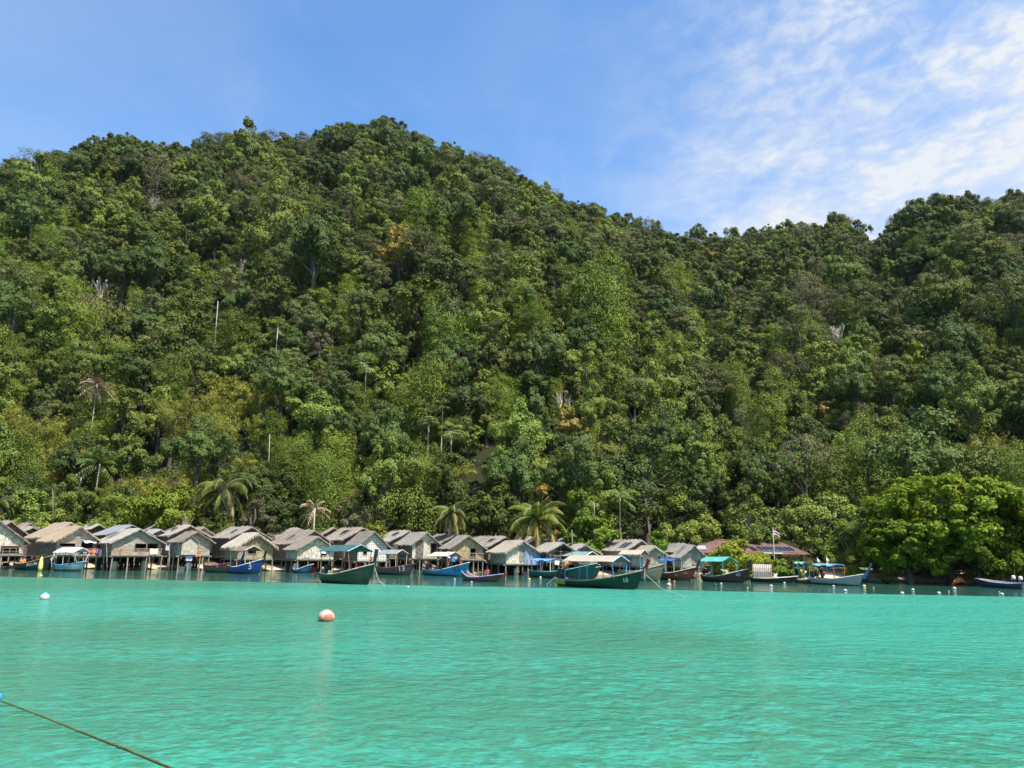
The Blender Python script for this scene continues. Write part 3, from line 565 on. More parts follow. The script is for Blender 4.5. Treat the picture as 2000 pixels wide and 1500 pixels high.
def bare_tree(px, py_top, Y, wpx, label, seed, mat=BARKW, pb=None, depth=5, r0=.14):
    if pb: Y = surf(px, pb); VIEW.append((px, py_top, pb, wpx * .4, Y))
    top = at(px, py_top, Y); X = top.x; base = gz(X, Y) - .3; Hh = top.z - base; rr = random.Random(seed); wm = wpx * Y / F
    r = empty('dead_tree', (X, Y, base), 0, label, 'tree'); tr = MB(); br = MB()
    tr.tube([(0, 0, 0), (.05, 0, Hh * .25), (rr.uniform(-.1, .1), 0, Hh * .48)], [r0, r0 * .8, r0 * .6], 7); tr.build('trunk', mat, r, True)
    def grow(p, d, ln, rad, n):
        q = p + d * ln * .5 + Vector((rr.uniform(-.1, .1), rr.uniform(-.1, .1), 0)) * ln; e_ = p + d * ln
        br.tube([p, q, e_], [rad, rad * .8, rad * .55], 5)
        if n == 0: return
        for i in range(3):
            nd = (d + Vector((rr.uniform(-1, 1) * wm / Hh * 1.6, rr.uniform(-.7, .7), rr.uniform(-.1, .6)))).normalized()
            grow(e_ if i else q, nd, ln * rr.uniform(.55, .8), rad * .58, n - 1)
    for i in range(4):
        grow(Vector((0, 0, Hh * rr.uniform(.3, .48))), Vector((rr.uniform(-1, 1) * wm / Hh * 1.3, rr.uniform(-.5, .5), 1)).normalized(), Hh * .2, r0 * .55, depth - 1)
    br.build('branches', mat, r); return r
bare_tree(458, 930, 90, 40, 'leafless pale grey tree behind the drooping coconut palm', 3, depth=5, r0=.08, mat=BARK)
bare_tree(362, 985, 84, 20, 'thin leafless white sapling above the roofs, left of the drooping coconut palm', 5, depth=3, r0=.06)
bare_tree(1480, 975, 98, 100, 'white bare branches spreading in front of the mid green tree left of the flagpole', 8, depth=5, r0=.08)
bare_tree(205, 512, 262, 26, 'forked dead white trunk standing out on the left of the hillside', 11, pb=585, depth=2, r0=.75)
bare_tree(475, 490, 275, 14, 'short dead white trunk on the upper hillside above the drooping coconut palm', 12, pb=525, depth=2, r0=.6)
bare_tree(1630, 615, 215, 55, 'white-limbed bare tree on the right hillside', 14, pb=672, depth=4, r0=.45)
bare_tree(1100, 750, 150, 40, 'bare forked pale tree in mid slope above the open-fronted hut', 15, pb=800, depth=4, r0=.25)
bare_tree(300, 370, 292, 40, 'leafless grey-brown tree high on the left slope', 16, pb=430, depth=4, r0=.35)
# palms
PFR = leafmat('palm_frond_green', (.125, .165, .028), .22, .38); PFD = leafmat('palm_frond_yellow', (.26, .215, .07), .3, .3, (1.3, 1.1, .6))
FANM = leafmat('fan_palm_leaf', (.110, .165, .050), .3, .3, dry=(.38, .31, .20), dryamt=.10); FAND = leafmat('dry_palm_leaf', (.30, .23, .15), .3, .2, (1, .9, .7))
PTR = fibre('palm_trunk', (.26, .23, .18), (.50, .46, .38), (.34, .30, .25), (5, 5, 3), 5.0, 'Z', .4, .7)
def frond_mesh(rr, ln, el, droop, mat, hang=.55):
    pts = []; p = Vector((0, 0, 0)); n = 16; an = el
    for i in range(n + 1):
        pts.append(p.copy()); an -= droop / n * (0.5 + i / n); p = p + Vector((math.cos(an), 0, math.sin(an))) * ln / n
    mb = MB(); mb.tube(pts, [.035 * (1 - i / (n + 1)) + .008 for i in range(n + 1)], 4, 1)
    for i in range(2, n * 4):
        s = i / (n * 4); j = min(int(s * n), n - 1); u = s * n - j; c = pts[j].lerp(pts[j + 1], u); t = (pts[j + 1] - pts[j]).normalized()
        w = ln * .23 * math.sin(math.pi * min(1, s * .93 + .07)) ** .7
        for sg in (-1, 1):
            d = Vector((t.x * .45, sg * (1 - hang * .5), t.z * .3 - hang * rr.uniform(.7, 1.3))).normalized() * w * rr.uniform(.8, 1.1)
            o_ = t * .032 * (ln / 3)
            mb.add([c - o_, c + o_, c + d * .6 + o_ * .7 + Vector((0, 0, .03)), c + d + Vector((0, 0, -.12 * w)), c + d * .6 - o_ * .7], [(0, 1, 2, 3, 4)], 0)
    return mk_mesh('frond', mb.v, mb.f, [mat, PTR], mb.m)
def coconut(px, py_c, Y, fpx, label, seed, n=22, drp=1.9, lean=.5, old=.25):
    c = at(px, py_c, Y); base = gz(c.x, Y); Hh = c.z - base; ln = fpx * Y / F * 1.15; rr = random.Random(seed)
    r = empty('coconut_palm', (c.x, Y, base), 0, label, 'palm')
    tb = MB(); tb.tube([(-lean * (1 - s) ** 2, 0, Hh * s) for s in (0, .05, .25, .5, .75, 1)], [.24, .17, .14, .13, .12, .12], 9); tb.build('trunk', PTR, r, True)
    for i in range(n):
        s = i / (n - 1); el = 1.35 - 2.0 * s + rr.uniform(-.12, .12)
        f = link('frond', frond_mesh(rr, ln * rr.uniform(.88, 1.08), el, drp * (.75 + .4 * (1 - s)) * (.55 if s > .8 else 1), PFD if s > 1 - old and rr.random() < .55 else PFR, .45 + .35 * s), r, (0, 0, Hh), i * 2.4 + rr.uniform(-.2, .2))
    for i in range(5):
        q = MB(); q.lathe([(.001, -.12), (.08, -.09), (.115, 0), (.08, .09), (.001, .13)], n=8); o = q.build('coconut', PFR, r, True); o.location = (.2 * math.cos(i * 1.3), .2 * math.sin(i * 1.3), Hh - .25)
    return r
coconut(438, 958, 92, 62, 'coconut palm with long drooping fronds above the shaggy thatched hut', 1, 20, 2.5, lean=0)
coconut(880, 1003, 84, 44, 'coconut palm with hanging yellowish fronds, middle one of the three', 2, 20, 2.3, old=.5)
coconut(1048, 1014, 85, 66, 'largest coconut palm with wide arching fronds behind the blue tarpaulin hut', 3, 24, 1.7, lean=-.6)
coconut(-6, 985, 84, 40, 'coconut palm cut off by the left edge of the picture', 4, 16, 2.2)
def fan_palm(px, py_c, Y, cpx, py_b, label, seed, mat=None, n=26, tr=.11, areca=False):
    Y = surf(px, py_b) if Y > 100 else Y; VIEW.append((px, py_c - cpx * .6, py_b, cpx * .8, Y)); c = at(px, py_c, Y); zb = gz(c.x, Y) - .2; Hh = c.z - zb; rr = random.Random(seed); ln = cpx * 1.35 * Y / F
    r = empty('slender_palm', (c.x, Y, zb), 0, label, 'palm')
    tb = MB(); tb.tube([(rr.uniform(-.1, .1) * (1 - s), 0, Hh * s) for s in (0, .3, .6, 1)], [tr * 1.3, tr, tr * .9, tr * .8], 7); tb.build('trunk', PTR, r, True)
    mb = MB()
    for i in range(n):
        az = rr.uniform(0, 6.28); el = rr.uniform(-.9, 1.4); d = Vector((math.cos(az) * math.cos(el), math.sin(az) * math.cos(el), math.sin(el)))
        sd = Vector((-math.sin(az), math.cos(az), 0)); up = d.cross(sd); h = d * ln * .45
        if areca:
            for k in range(9):
                s = k / 8; cc = d * ln * (.2 + .8 * s) + Vector((0, 0, -ln * .35 * s * s))
                for sg in (-1, 1):
                    tip = cc + sd * sg * ln * .28 * math.sin(math.pi * (s * .8 + .15)) + Vector((0, 0, -ln * .16)) + d * ln * .08; w = d * ln * .045
                    mb.add([cc - w, cc + w, tip], [(0, 1, 2)])
        else:
            mb.tube([(0, 0, 0), h * .5, h], [.02 * ln, .015 * ln, .01 * ln], 3)
            for k in range(11):
                an = (k - 5) * .26; dd = (d * math.cos(an) + sd * math.sin(an)).normalized(); tip = h + dd * ln * rr.uniform(.48, .6) + Vector((0, 0, -ln * .1)); w = up.cross(dd) * ln * .035; m_ = h + dd * ln * .3
                mb.add([h, m_ - w, tip, m_ + w], [(0, 1, 2, 3)])
    mb.v = [(x, y, z + Hh) for x, y, z in mb.v]; mb.build('crown', mat or FANM, r)
fan_palm(190, 750, 150, 26, 868, 'slender palm with dry pale crown and long bare trunk on the left slope', 1, FAND, areca=True)
fan_palm(195, 906, 108, 32, 972, 'green feathery palm low on the left, below the dry crowned palm', 2, areca=True)
fan_palm(865, 790, 128, 22, 868, 'tall fan palm, topmost of the fan palm cluster above the middle coconut palm', 3)
fan_palm(838, 815, 126, 24, 884, 'shorter fan palm on the left of the fan palm cluster', 4)
fan_palm(882, 842, 124, 24, 890, 'squat fan palm on the lower right of the fan palm cluster', 5)
fan_palm(649, 695, 190, 20, 722, 'fan palm with pale leaf tips in the middle of the slope', 6)
fan_palm(716, 712, 185, 24, 790, 'tall fan palm with drooping crown right of the pale-tipped fan palm', 7)
fan_palm(1211, 972, 90, 22, 1058, 'slender palm with thin white trunk above the long thatched hut', 8, tr=.08, areca=True)
fan_palm(543, 640, 205, 20, 700, 'small fan palm high above the shaggy thatched hut', 9)
fan_palm(1255, 905, 105, 22, 960, 'small feathery palm half hidden under the tall dark tree', 10, areca=True)
fan_palm(1745, 985, 90, 22, 1040, 'small palm half hidden left of the great sea almond', 12, areca=True)
fan_palm(615, 992, 86, 22, 1050, 'dying palm with brown tattered crown behind the small palm-walled hut', 11, FAND, areca=True, n=16)
def pole_thing(px, y0, y1, Y, rad, label, name='dead_tree', lean=0.0, cat='tree', mat=BARKW):
    if Y > 90: Y = surf(px, y1); VIEW.append((px, y0, y1, 4, Y))
    a_ = at(px, y1, Y); b_ = at(px + lean, y0, Y); a_.z = gz(a_.x, Y) - .2 if VIEW[-1:] and VIEW[-1][4] == Y else a_.z; r = MB(); r.tube([(0, 0, 0), ((b_.x - a_.x) * .5 + .04, 0, (b_.z - a_.z) * .5), (b_.x - a_.x, 0, b_.z - a_.z)], [rad, rad * .85, rad * .6], 7)
    o = r.build(name, mat, None, True); o.location = a_; return tag(o, label, cat)
pole_thing(527, 848, 900, 104, .07, 'bare grey trunk standing alone on the lower slope above the shaggy thatched hut')
pole_thing(418, 588, 692, 232, .13, 'very tall thin bare trunk rising on the left middle slope', lean=8)
pole_thing(103, 957, 1020, 84, .05, 'thin dark mast behind the leftmost huts', 'mast', cat='mast', mat=POLE)
pole_thing(1159, 980, 1022, 84, .07, 'thin bare pole in front of the vivid green trees', 'bare_pole', cat='pole', lean=2, mat=POLE)
# ------------------------------------------------------------------ split the forest: nearest trees single, the rest one object
def open_view(f):
    x, y, z, s, sz, rz, sp = f
    for px, pt, pb, pr, Yv in VIEW:
        if y > Yv + 1.0 or y < Yv - 30: continue
        for _k in range(5):
            a_, b_ = proj((x, y, z + 11.5 * sz)); rp = 3.6 * s / y * F
            if abs(a_ - px) > rp + pr * .6 or b_ > pt + (pb - pt) * .62 or proj((x, y, z))[1] < pb: break
            s *= .86; sz *= .82
    return (x, y, z, s, sz, rz, sp)
FOR = [q for q in (open_view(f) for f in FOR) if q]
def blocked(x, y, z):
    for cx, cy, r, tz in CLEAR:
        if (x - cx) ** 2 + (y - cy) ** 2 < (r * .9) ** 2: return True
    return False
near = []; far = []
for f in FOR:
    x, y, z, s, sz, rz, sp = f
    if blocked(x, y, z): continue
    a_, b_ = proj((x, y, z + 9 * sz)); size = s / y
    if -40 < a_ < 2040: near.append((size, f, a_, b_))
    else: far.append(f)
near.sort(key=lambda q: -q[0]); NEARN = 235
far += [q[1] for q in near[NEARN:]]; near = near[:NEARN]
LM = [(30, 'the leftmost hut'), (150, 'the golden thatched hut'), (270, 'the wide grey plank hut'), (385, 'the plank hut with a porch'), (500, 'the shaggy thatched hut'), (620, 'the small palm-walled hut'), (730, 'the lattice-walled hut'), (830, 'the tall pale palm hut'), (915, 'the yellow-panelled palm hut'), (1020, 'the blue tarpaulin hut'), (1098, 'the open-fronted hut'), (1210, 'the long thatched hut'), (1354, 'the rightmost hut'), (1500, 'the rusty roofed hall'), (1640, 'the two small flags'), (1800, 'the great sea almond'), (1950, 'the right edge of the beach')]
ORD = ['leftmost', 'second from left', 'third from left', 'fourth from left', 'fifth from left', 'sixth from left', 'seventh from left', 'eighth from left', 'ninth from left']
groups = {}
for q in near:
    _, f, a_, b_ = q
    lm = min(LM, key=lambda k: abs(k[0] - a_))[1]; lv = 0 if b_ > 925 else 1 if b_ > 840 else 2
    groups.setdefault((f[6], lm, lv), []).append(q)
TN = {'bamboo': 'bamboo_clump'}
for (sp, lm, lv), lst in groups.items():
    lst.sort(key=lambda q: q[2])
    for i, (_, f, a_, b_) in enumerate(lst):
        x, y, z, s, sz, rz, _s = f
        w = SPEC[sp]['word']; where = ('behind ', 'low above ', 'high above ')[lv] + lm
        lab = w + ' ' + where
        if len(lst) > 1: lab = (ORD[i] if i < len(ORD) else 'rightmost') + ' ' + lab
        r = empty(TN.get(sp, 'forest_tree'), (x, y, z), rz, lab, 'bamboo' if sp == 'bamboo' else 'tree', 'bamboo clumps on the slope' if sp == 'bamboo' else 'single trees at the foot of the hill')
        r.scale = (s, s, sz); cm, tm = FINE[sp][i % len(FINE[sp])]
        link('crown', cm, r); link('trunk', tm, r)
def forest_object(pts):
    me = bpy.data.meshes.new('forest'); me.from_pydata([p[:3] for p in pts], [], [])
    ai = me.attributes.new('kind_index', 'INT', 'POINT'); ar = me.attributes.new('turn', 'FLOAT_VECTOR', 'POINT'); asx = me.attributes.new('grow', 'FLOAT_VECTOR', 'POINT')
    ai.data.foreach_set('value', [rng.choice(PIDX[p[6]]) for p in pts])
    ar.data.foreach_set('vector', [c for p in pts for c in (rng.uniform(-.06, .06), rng.uniform(-.06, .06), p[5])])
    asx.data.foreach_set('vector', [c for p in pts for c in (p[3], p[3], p[4])])
    o = link('forest', me); tag(o, 'unbroken rainforest of mixed greens covering the steep hill', 'forest', kind='stuff')
    ng = bpy.data.node_groups.new('forest_nodes', 'GeometryNodeTree'); ng.interface.new_socket('Geometry', in_out='INPUT', socket_type='NodeSocketGeometry'); ng.interface.new_socket('Geometry', in_out='OUTPUT', socket_type='NodeSocketGeometry')
    n = ng.nodes.new; l = ng.links.new
    gi = n('NodeGroupInput'); go = n('NodeGroupOutput'); ip = n('GeometryNodeInstanceOnPoints'); ci = n('GeometryNodeCollectionInfo'); ci.inputs['Collection'].default_value = PC
    ci.inputs['Separate Children'].default_value = True; ci.inputs['Reset Children'].default_value = True
    def attr(nm, ty):
        q = n('GeometryNodeInputNamedAttribute'); q.data_type = ty; q.inputs['Name'].default_value = nm; return [s for s in q.outputs if s.enabled and s.name == 'Attribute'][0]
    l(gi.outputs[0], ip.inputs['Points']); l(ci.outputs[0], ip.inputs['Instance']); ip.inputs['Pick Instance'].default_value = True
    l(attr('kind_index', 'INT'), ip.inputs['Instance Index']); l(attr('grow', 'FLOAT_VECTOR'), ip.inputs['Scale'])
    e2r = n('FunctionNodeEulerToRotation'); l(attr('turn', 'FLOAT_VECTOR'), e2r.inputs[0]); l(e2r.outputs[0], ip.inputs['Rotation'])
    l(ip.outputs[0], go.inputs[0])
    md = o.modifiers.new('forest_nodes', 'NODES'); md.node_group = ng
forest_object(far)
def undergrowth():
    rs = np.random.RandomState(12); C = []; R = []
    while len(C) < 1500:
        y = rs.uniform(86, 132); x = rs.uniform(-.78, .78) * y
        if 18 < x < 42 and 84 < y < 97: continue
        q = rs.uniform(.5, 1.3); C.append((x, y, gz(x, y) + q * .4)); R.append(q)
    V, Fc = leaf_arrays(rs, np.array(C), np.array(R), 26, .26, up=.6, rnd=.6, flat=.8, spread=(.3, 1.15))
    o = link('undergrowth', mk_mesh('undergrowth', V, Fc, SPEC['dark']['mat'])); tag(o, kind='stuff')
undergrowth()
# END_FOREST
# ------------------------------------------------------------------ village
FY = [(-200, 1110), (0, 1112), (272, 1114.5), (500, 1116), (620, 1118.5), (830, 1121.5), (1021, 1124.5), (1200, 1127.5), (1354, 1130.5), (1500, 1134)]
def frontY(px): return hit(px, interp(px, FY)).y
rh = random.Random(77)
WALLS = dict(plank=PLANK, palm=PALM, yellow=PALMY, brown=BROWNW, lattice=LATTICE)
ROOFS = dict(grey=THATCH, brown=THATCH_B, gold=THATCH_G, pale=THATCH_P, tin=TIN, dtin=TING)
def wallpoly(mb, w, z0, ze, zr, op, y, th=.06, roofpitch=None):
    """gable wall in the XZ plane with rectangular openings op = [(x0,x1,z0,z1)]"""
    def top(x): return ze + (zr - ze) * (1 - abs(x) / (w / 2))
    xs = sorted(set([-w / 2, 0, w / 2] + [q for o in op for q in o[:2]]))
    for a_, b_ in zip(xs[:-1], xs[1:]):
        c = (a_ + b_) / 2; hole = [o for o in op if o[0] < c < o[1]]
        if not hole: mb.slab([(a_, y, z0), (b_, y, z0), (b_, y, top(b_)), (a_, y, top(a_))], (0, th, 0))
        else:
            o = hole[0]
            if o[2] > z0 + .02: mb.slab([(a_, y, z0), (b_, y, z0), (b_, y, o[2]), (a_, y, o[2])], (0, th, 0))
            mb.slab([(a_, y, o[3]), (b_, y, o[3]), (b_, y, top(b_)), (a_, y, top(a_))], (0, th, 0))
def rect_wall(mb, p, q, z0, z1, op, th):
    """vertical wall from p to q (2D), openings as fractions (s0,s1,za,zb)"""
    p = Vector((*p, 0)); q = Vector((*q, 0)); n = Vector(th)
    xs = sorted(set([0, 1] + [v for o in op for v in o[:2]]))
    for a_, b_ in zip(xs[:-1], xs[1:]):
        c = (a_ + b_) / 2; hole = [o for o in op if o[0] < c < o[1]]; A = p.lerp(q, a_); B = p.lerp(q, b_)
        def pc(za, zb): mb.slab([(A.x, A.y, za), (B.x, B.y, za), (B.x, B.y, zb), (A.x, A.y, zb)], n)
        if hole: pc(z0, hole[0][2]); pc(hole[0][3], z1)
        else: pc(z0, z1)
def roof_slope(mb, sgn, hw, L, ze, zr, of, ob, os_, th, shag, rr):
    """one slope; x from ridge (0) outwards, y from -of to L+ob"""
    sl = (zr - ze) / hw; nx, ny = 6, max(8, int((L + of + ob) / .35)); G = []
    for i in range(nx + 1):
        s = i / nx; x = s * (hw + os_)
        for j in range(ny + 1):
            y = -of + (L + of + ob) * j / ny
            xx = x + (rr.uniform(-.10, .14) * shag if i == nx else 0); yy = y + (rr.uniform(-.07, .07) * shag if j in (0, ny) else 0)
            z = zr + .05 - sl * xx - .05 * math.sin(math.pi * s) + rr.uniform(-.012, .018) + .03 * math.sin(y * 1.3 + s * 2)
            G.append(Vector((sgn * xx, yy, z)))
    n = len(G); T = [g + Vector((0, 0, -th)) for g in G]; fc = []
    for i in range(nx):
        for j in range(ny):
            a_ = i * (ny + 1) + j; q = (a_, a_ + 1, a_ + ny + 2, a_ + ny + 1)
            if sgn > 0: q = q[::-1]
            fc.append(q); fc.append(tuple(n + k for k in q[::-1]))
    rim = [j for j in range(ny + 1)] + [i * (ny + 1) + ny for i in range(1, nx + 1)] + [nx * (ny + 1) + j for j in range(ny - 1, -1, -1)] + [i * (ny + 1) for i in range(nx - 1, 0, -1)]
    for k in range(len(rim)):
        a_, b_ = rim[k], rim[(k + 1) % len(rim)]; fc.append((b_, a_, n + a_, n + b_))
    mb.add(G + T, fc)
    # hanging straw along the eave and the verge
    if shag > .3:
        for k in range(int((L + of + ob) * 16 * shag)):
            y = rr.uniform(-of, L + ob); x = hw + os_ + rr.uniform(-.12, .05); z = zr + .03 - sl * x; w = rr.uniform(.02, .045); dn = rr.uniform(.10, .30) * (.5 + shag * .6)
            mb.add([(sgn * x, y - w, z), (sgn * x, y + w, z), (sgn * (x + dn * .55), y + rr.uniform(-.06, .06), z - dn)], [(0, 1, 2)])
        for k in range(int(hw * 26 * shag)):
            x = rr.uniform(0, hw + os_); z = zr - sl * x; w = rr.uniform(.02, .04); dn = rr.uniform(.08, .26) * (.5 + shag * .6)
            mb.add([(sgn * (x - w), -of + .02, z), (sgn * (x + w), -of + .02, z), (sgn * x + rr.uniform(-.05, .05), -of - dn * .3, z - dn)], [(0, 1, 2)])
def panel_on_roof(roof, hw, ze, zr, x0, x1, y0, y1, sgn=-1):
    sl = (zr - ze) / hw; mb = MB(); e_ = .11
    def P(x, y, h): return (sgn * x, y, zr + .07 - sl * x + h)
    mb.slab([P(x0, y0, .03), P(x1, y0, .03), P(x1, y1, .03), P(x0, y1, .03)], (0, 0, .03), 1)
    i_ = .035; mb.slab([P(x0 + i_, y0 + i_, .062), P(x1 - i_, y0 + i_, .062), P(x1 - i_, y1 - i_, .062), P(x0 + i_, y1 - i_, .062)], (0, 0, .006), 0)
    return mb.build('solar_panel', [SOLAR, SOLARF], roof)
HUTS = {}; LOG = []
def hut(key, label, ax, ay, ex, ey, rbx, depth, off, wb, wall='plank', roof='grey', side=None, op=(), shag=.5, poles=3, solar=None, deck=0, win_side=False, stilts=True, name='stilt_hut', th=.12, extra=None, open_front=False, psi_max=50):
    Y = frontY(ax) + off; A = at(ax, ay, Y)
    lo, hi = D2R(-25), D2R(psi_max)
    for _ in range(40):
        m = (lo + hi) / 2; q = (A.x - depth * math.sin(m), Y + depth * math.cos(m), A.z)
        if proj(q)[0] > rbx: lo = m
        else: hi = m
    psi = (lo + hi) / 2; hl, hh = .3, 6.0
    for _ in range(40):
        m = (hl + hh) / 2; q = (A.x + m * math.cos(psi), Y + m * math.sin(psi), A.z - m * .7)
        if proj(q)[0] < ex: hl = m
        else: hh = m
    os_ = .38; half = (hl + hh) / 2; E = at(ex, ey, Y + half * math.sin(psi)); zr = A.z; sl = max(.42, min(1.0, (zr - E.z) / half)); hw = max(.8, half - os_); ze = zr - sl * hw
    zf = at(ax, wb, Y).z; zf = min(zf, ze - .7)
    base = gz(A.x, Y); rr = random.Random(key)
    root = empty(name, (A.x, Y, 0), psi, label, 'hut', 'stilt huts of the shore village')
    of = .36; L = depth - of; rm = ROOFS[roof]
    rb = MB()
    for s in (-1, 1): roof_slope(rb, s, hw, L, ze, zr, of, .25, os_, th, shag, rr)
    ro = rb.build('roof', rm, root)
    # poles laid over the thatch, sticking up over the ridge
    for k in range(poles):
        y = -.1 + (L + .2) * (k + .5 + rr.uniform(-.25, .25)) / max(1, poles); s = -1; x1 = hw + os_ - rr.uniform(0, .5)
        pb = MB(); pb.tube([(-s * .14, y, zr + .05 + sl * .14 + .03), (s * x1, y + rr.uniform(-.1, .1), zr + .10 - sl * x1)], rr.uniform(.022, .034), 5); pb.build('roof_pole', POLE, ro)
    if solar:
        for (xa, xb, ya, yb) in solar: panel_on_roof(ro, hw, ze, zr, xa * hw, xb * hw, ya * L, yb * L)
    wm = WALLS[wall]; sm = WALLS[side or ('brown' if wall != 'brown' else 'brown')]
    w = hw * 2
    y0 = .06 if not open_front else L * .5
    ops = [(a_ * hw, b_ * hw, zf + c * (ze - zf), zf + d * (ze - zf)) for a_, b_, c, d in op]
    fb = MB(); wallpoly(fb, w, zf, ze - .02, zr - .06, ops, y0); fb.build('front_wall', wm, root)
    bb = MB(); wallpoly(bb, w, zf, ze - .02, zr - .06, [], L - .08); bb.build('back_wall', sm, root)
    for s in (-1, 1):
        sb = MB(); o_ = [(.35, .6, zf + .45 * (ze - zf), zf + .8 * (ze - zf))] if (win_side and s < 0) else []
        rect_wall(sb, (s * hw, y0 + .06), (s * hw, L - .08), zf, ze + .05 * 0, o_, (-s * .05, 0, 0)); sb.build('side_wall', sm, root)
    for (a_, b_, c, d) in ops:
        if c > zf + .1:
            wf_ = MB(); t_ = .05
            wf_.box(((a_ + b_) / 2, y0 - .02, c - t_ / 2), (b_ - a_ + .14, .05, t_)); wf_.box(((a_ + b_) / 2, y0 - .02, d + t_ / 2), (b_ - a_ + .14, .05, t_))
            wf_.box((a_ - t_ / 2, y0 - .02, (c + d) / 2), (t_, .04, d - c)); wf_.box((b_ + t_ / 2, y0 - .02, (c + d) / 2), (t_, .04, d - c)); wf_.build('window_frame', POLE, root)
        else:
            wf_ = MB(); wf_.box((a_ - .03, y0 - .02, (c + d) / 2), (.06, .05, d - c)); wf_.box((b_ + .03, y0 - .02, (c + d) / 2), (.06, .05, d - c)); wf_.build('door_frame', POLE, root)
    if off < 2 and stilts and wall != 'lattice':
        for k in range(rr.choice((1, 2, 2))):
            x0 = rr.uniform(-.85, .1) * hw; wd = rr.uniform(.35, .7) * hw; x1 = min(x0 + wd, hw * .9); zt_ = min(ze + (zr - ze) * (1 - max(abs(x0), abs(x1)) / hw) * .85, ze + .5); zb_ = zf + rr.uniform(.0, .25)
            if any(not (x1 < o[0] or x0 > o[1]) for o in ops): continue
            mt_ = MB(); n_ = 7; P = [(x0 + (x1 - x0) * i / n_, y0 - .035 - .006 * k, zb_ + rr.uniform(-.06, .03)) for i in range(n_ + 1)] + [(x1 - (x1 - x0) * i / n_, y0 - .035 - .006 * k, zt_ + rr.uniform(-.05, .04)) for i in range(n_ + 1)]
            mt_.slab(P, (0, .02, 0)); mt_.build('wall_mat', rr.choice([PALM, PALMY, PALM, BROWNW, PLANK]), root)
    dk = MB(); yf = -deck if deck else 0.05; dk.box((0, (yf + L) / 2, zf - .06), (w + .1, L - yf, .07))
    for k in range(4): dk.tube([(-hw - .25, yf + .15 + (L - yf - .3) * k / 3, zf - .15), (hw + .25, yf + .15 + (L - yf - .3) * k / 3, zf - .14)], .05, 6)
    dk.build('floor', DECK, root)
    # king post and barge poles
    for s in (-1, 1):
        bp = MB(); bp.tube([(0, -of + .03, zr - .02), (s * (hw + os_), -of + .03, zr - .07 - sl * (hw + os_))], .035, 5); bp.build('rafter', POLE, ro)
    if stilts:
        ys = [yf + .12, L * .5, L - .2]
        cs, sn = math.cos(psi), math.sin(psi)
        for yy in ys:
            for k in range(4 if yy == ys[0] else 3):
                nn = 3 if yy == ys[0] else 2; x = -hw + w * k / nn + rr.uniform(-.12, .12); gx, gyy = A.x + x * cs - yy * sn, Y + x * sn + yy * cs
                g0 = gz(gx, gyy) - .35; st = MB(); lx = rr.uniform(-.08, .08)
                top_ = ze if (open_front and yy == ys[0] and abs(x) > hw * .8) else zf - .1
                st.tube([(x + lx, yy + rr.uniform(-.08, .08), g0), (x + lx * .5, yy, (g0 + zf) * .5), (x, yy, top_)], [.075, .065, .055], 6); st.build('stilt', POLE, root)
    if deck:
        rl = MB(); zt = zf + .55
        n_ = max(3, int(w / .55)); xa = -hw * .95; xb = hw * .95
        for k in range(n_ + 1): rl.tube([(xa + (xb - xa) * k / n_, yf + .05, zf - .02), (xa + (xb - xa) * k / n_, yf + .05, zt + rr.uniform(-.05, .1))], .028, 5)
        rl.tube([(xa - .1, yf + .05, zt), (xb + .1, yf + .04, zt + .03)], .03, 5); rl.tube([(xa, yf + .05, zf + .28), (xb, yf + .05, zf + .3)], .022, 5); rl.build('railing', POLE, root)
    if extra: extra(root, hw, L, zf, ze, zr, y0, sl, rr)
    HUTS[key] = dict(root=root, psi=psi, hw=hw, L=L, zf=zf, ze=ze, zr=zr, Y=Y, X=A.x, yf=yf)
    LOG.append(key + ' Y%.0f psi%.0f hw%.1f L%.1f zf%.1f ze%.1f zr%.1f sl%.2f' % (Y, math.degrees(psi), hw, L, zf, ze, zr, sl))
    return root
def porch_gable(root, hw, L, zf, ze, zr, y0, sl, rr):
    q = MB(); cx = -hw * .42; w2 = hw * .62; zz = zf + (zr - zf) * .80
    q.slab([(cx - w2, -.35, zz - w2 * .75), (cx, -.35, zz), (cx, .3, zz), (cx - w2, .3, zz - w2 * .75)], (0, 0, .06)); q.slab([(cx, -.35, zz), (cx + w2, -.35, zz - w2 * .75), (cx + w2, .3, zz - w2 * .75), (cx, .3, zz)], (0, 0, .06)); q.build('porch_roof', THATCH, root)
    q = MB(); q.slab([(cx - w2 * .85, -.2, zf), (cx + w2 * .85, -.2, zf), (cx + w2 * .85, -.2, zz - w2 * .68), (cx, -.2, zz - .08), (cx - w2 * .85, -.2, zz - w2 * .68)], (0, .05, 0)); q.build('porch_wall', PALM, root)
TARPB = paint('blue_grey_tarpaulin', (.20, .24, .34), .6, .5, 9, (.42, .45, .52))
def tarp_side(root, hw, L, zf, ze, zr, y0, sl, rr):
    q = MB(); P = []; nx, nz_ = 10, 8
    for i in range(nx + 1):
        for j in range(nz_ + 1):
            s = i / nx; x = hw * (.12 + .98 * s); zt = zr - .25 - sl * x; zb = zf - .1 + .5 * s * 0; z = zb + (zt - zb) * j / nz_; P.append((x + .03 * math.sin(j * 2.3), y0 - .10 + .05 * math.sin(i * 1.9 + j * .5), z))
    n = nz_ + 1; q.add(P, [(i * n + j, (i + 1) * n + j, (i + 1) * n + j + 1, i * n + j + 1) for i in range(nx) for j in range(nz_)]); b0 = len(q.v); q.add([(x, y + .015, z) for x, y, z in P], [(i * n + j, i * n + j + 1, (i + 1) * n + j + 1, (i + 1) * n + j) for i in range(nx) for j in range(nz_)])
    q.build('tarpaulin', TARPB, root)
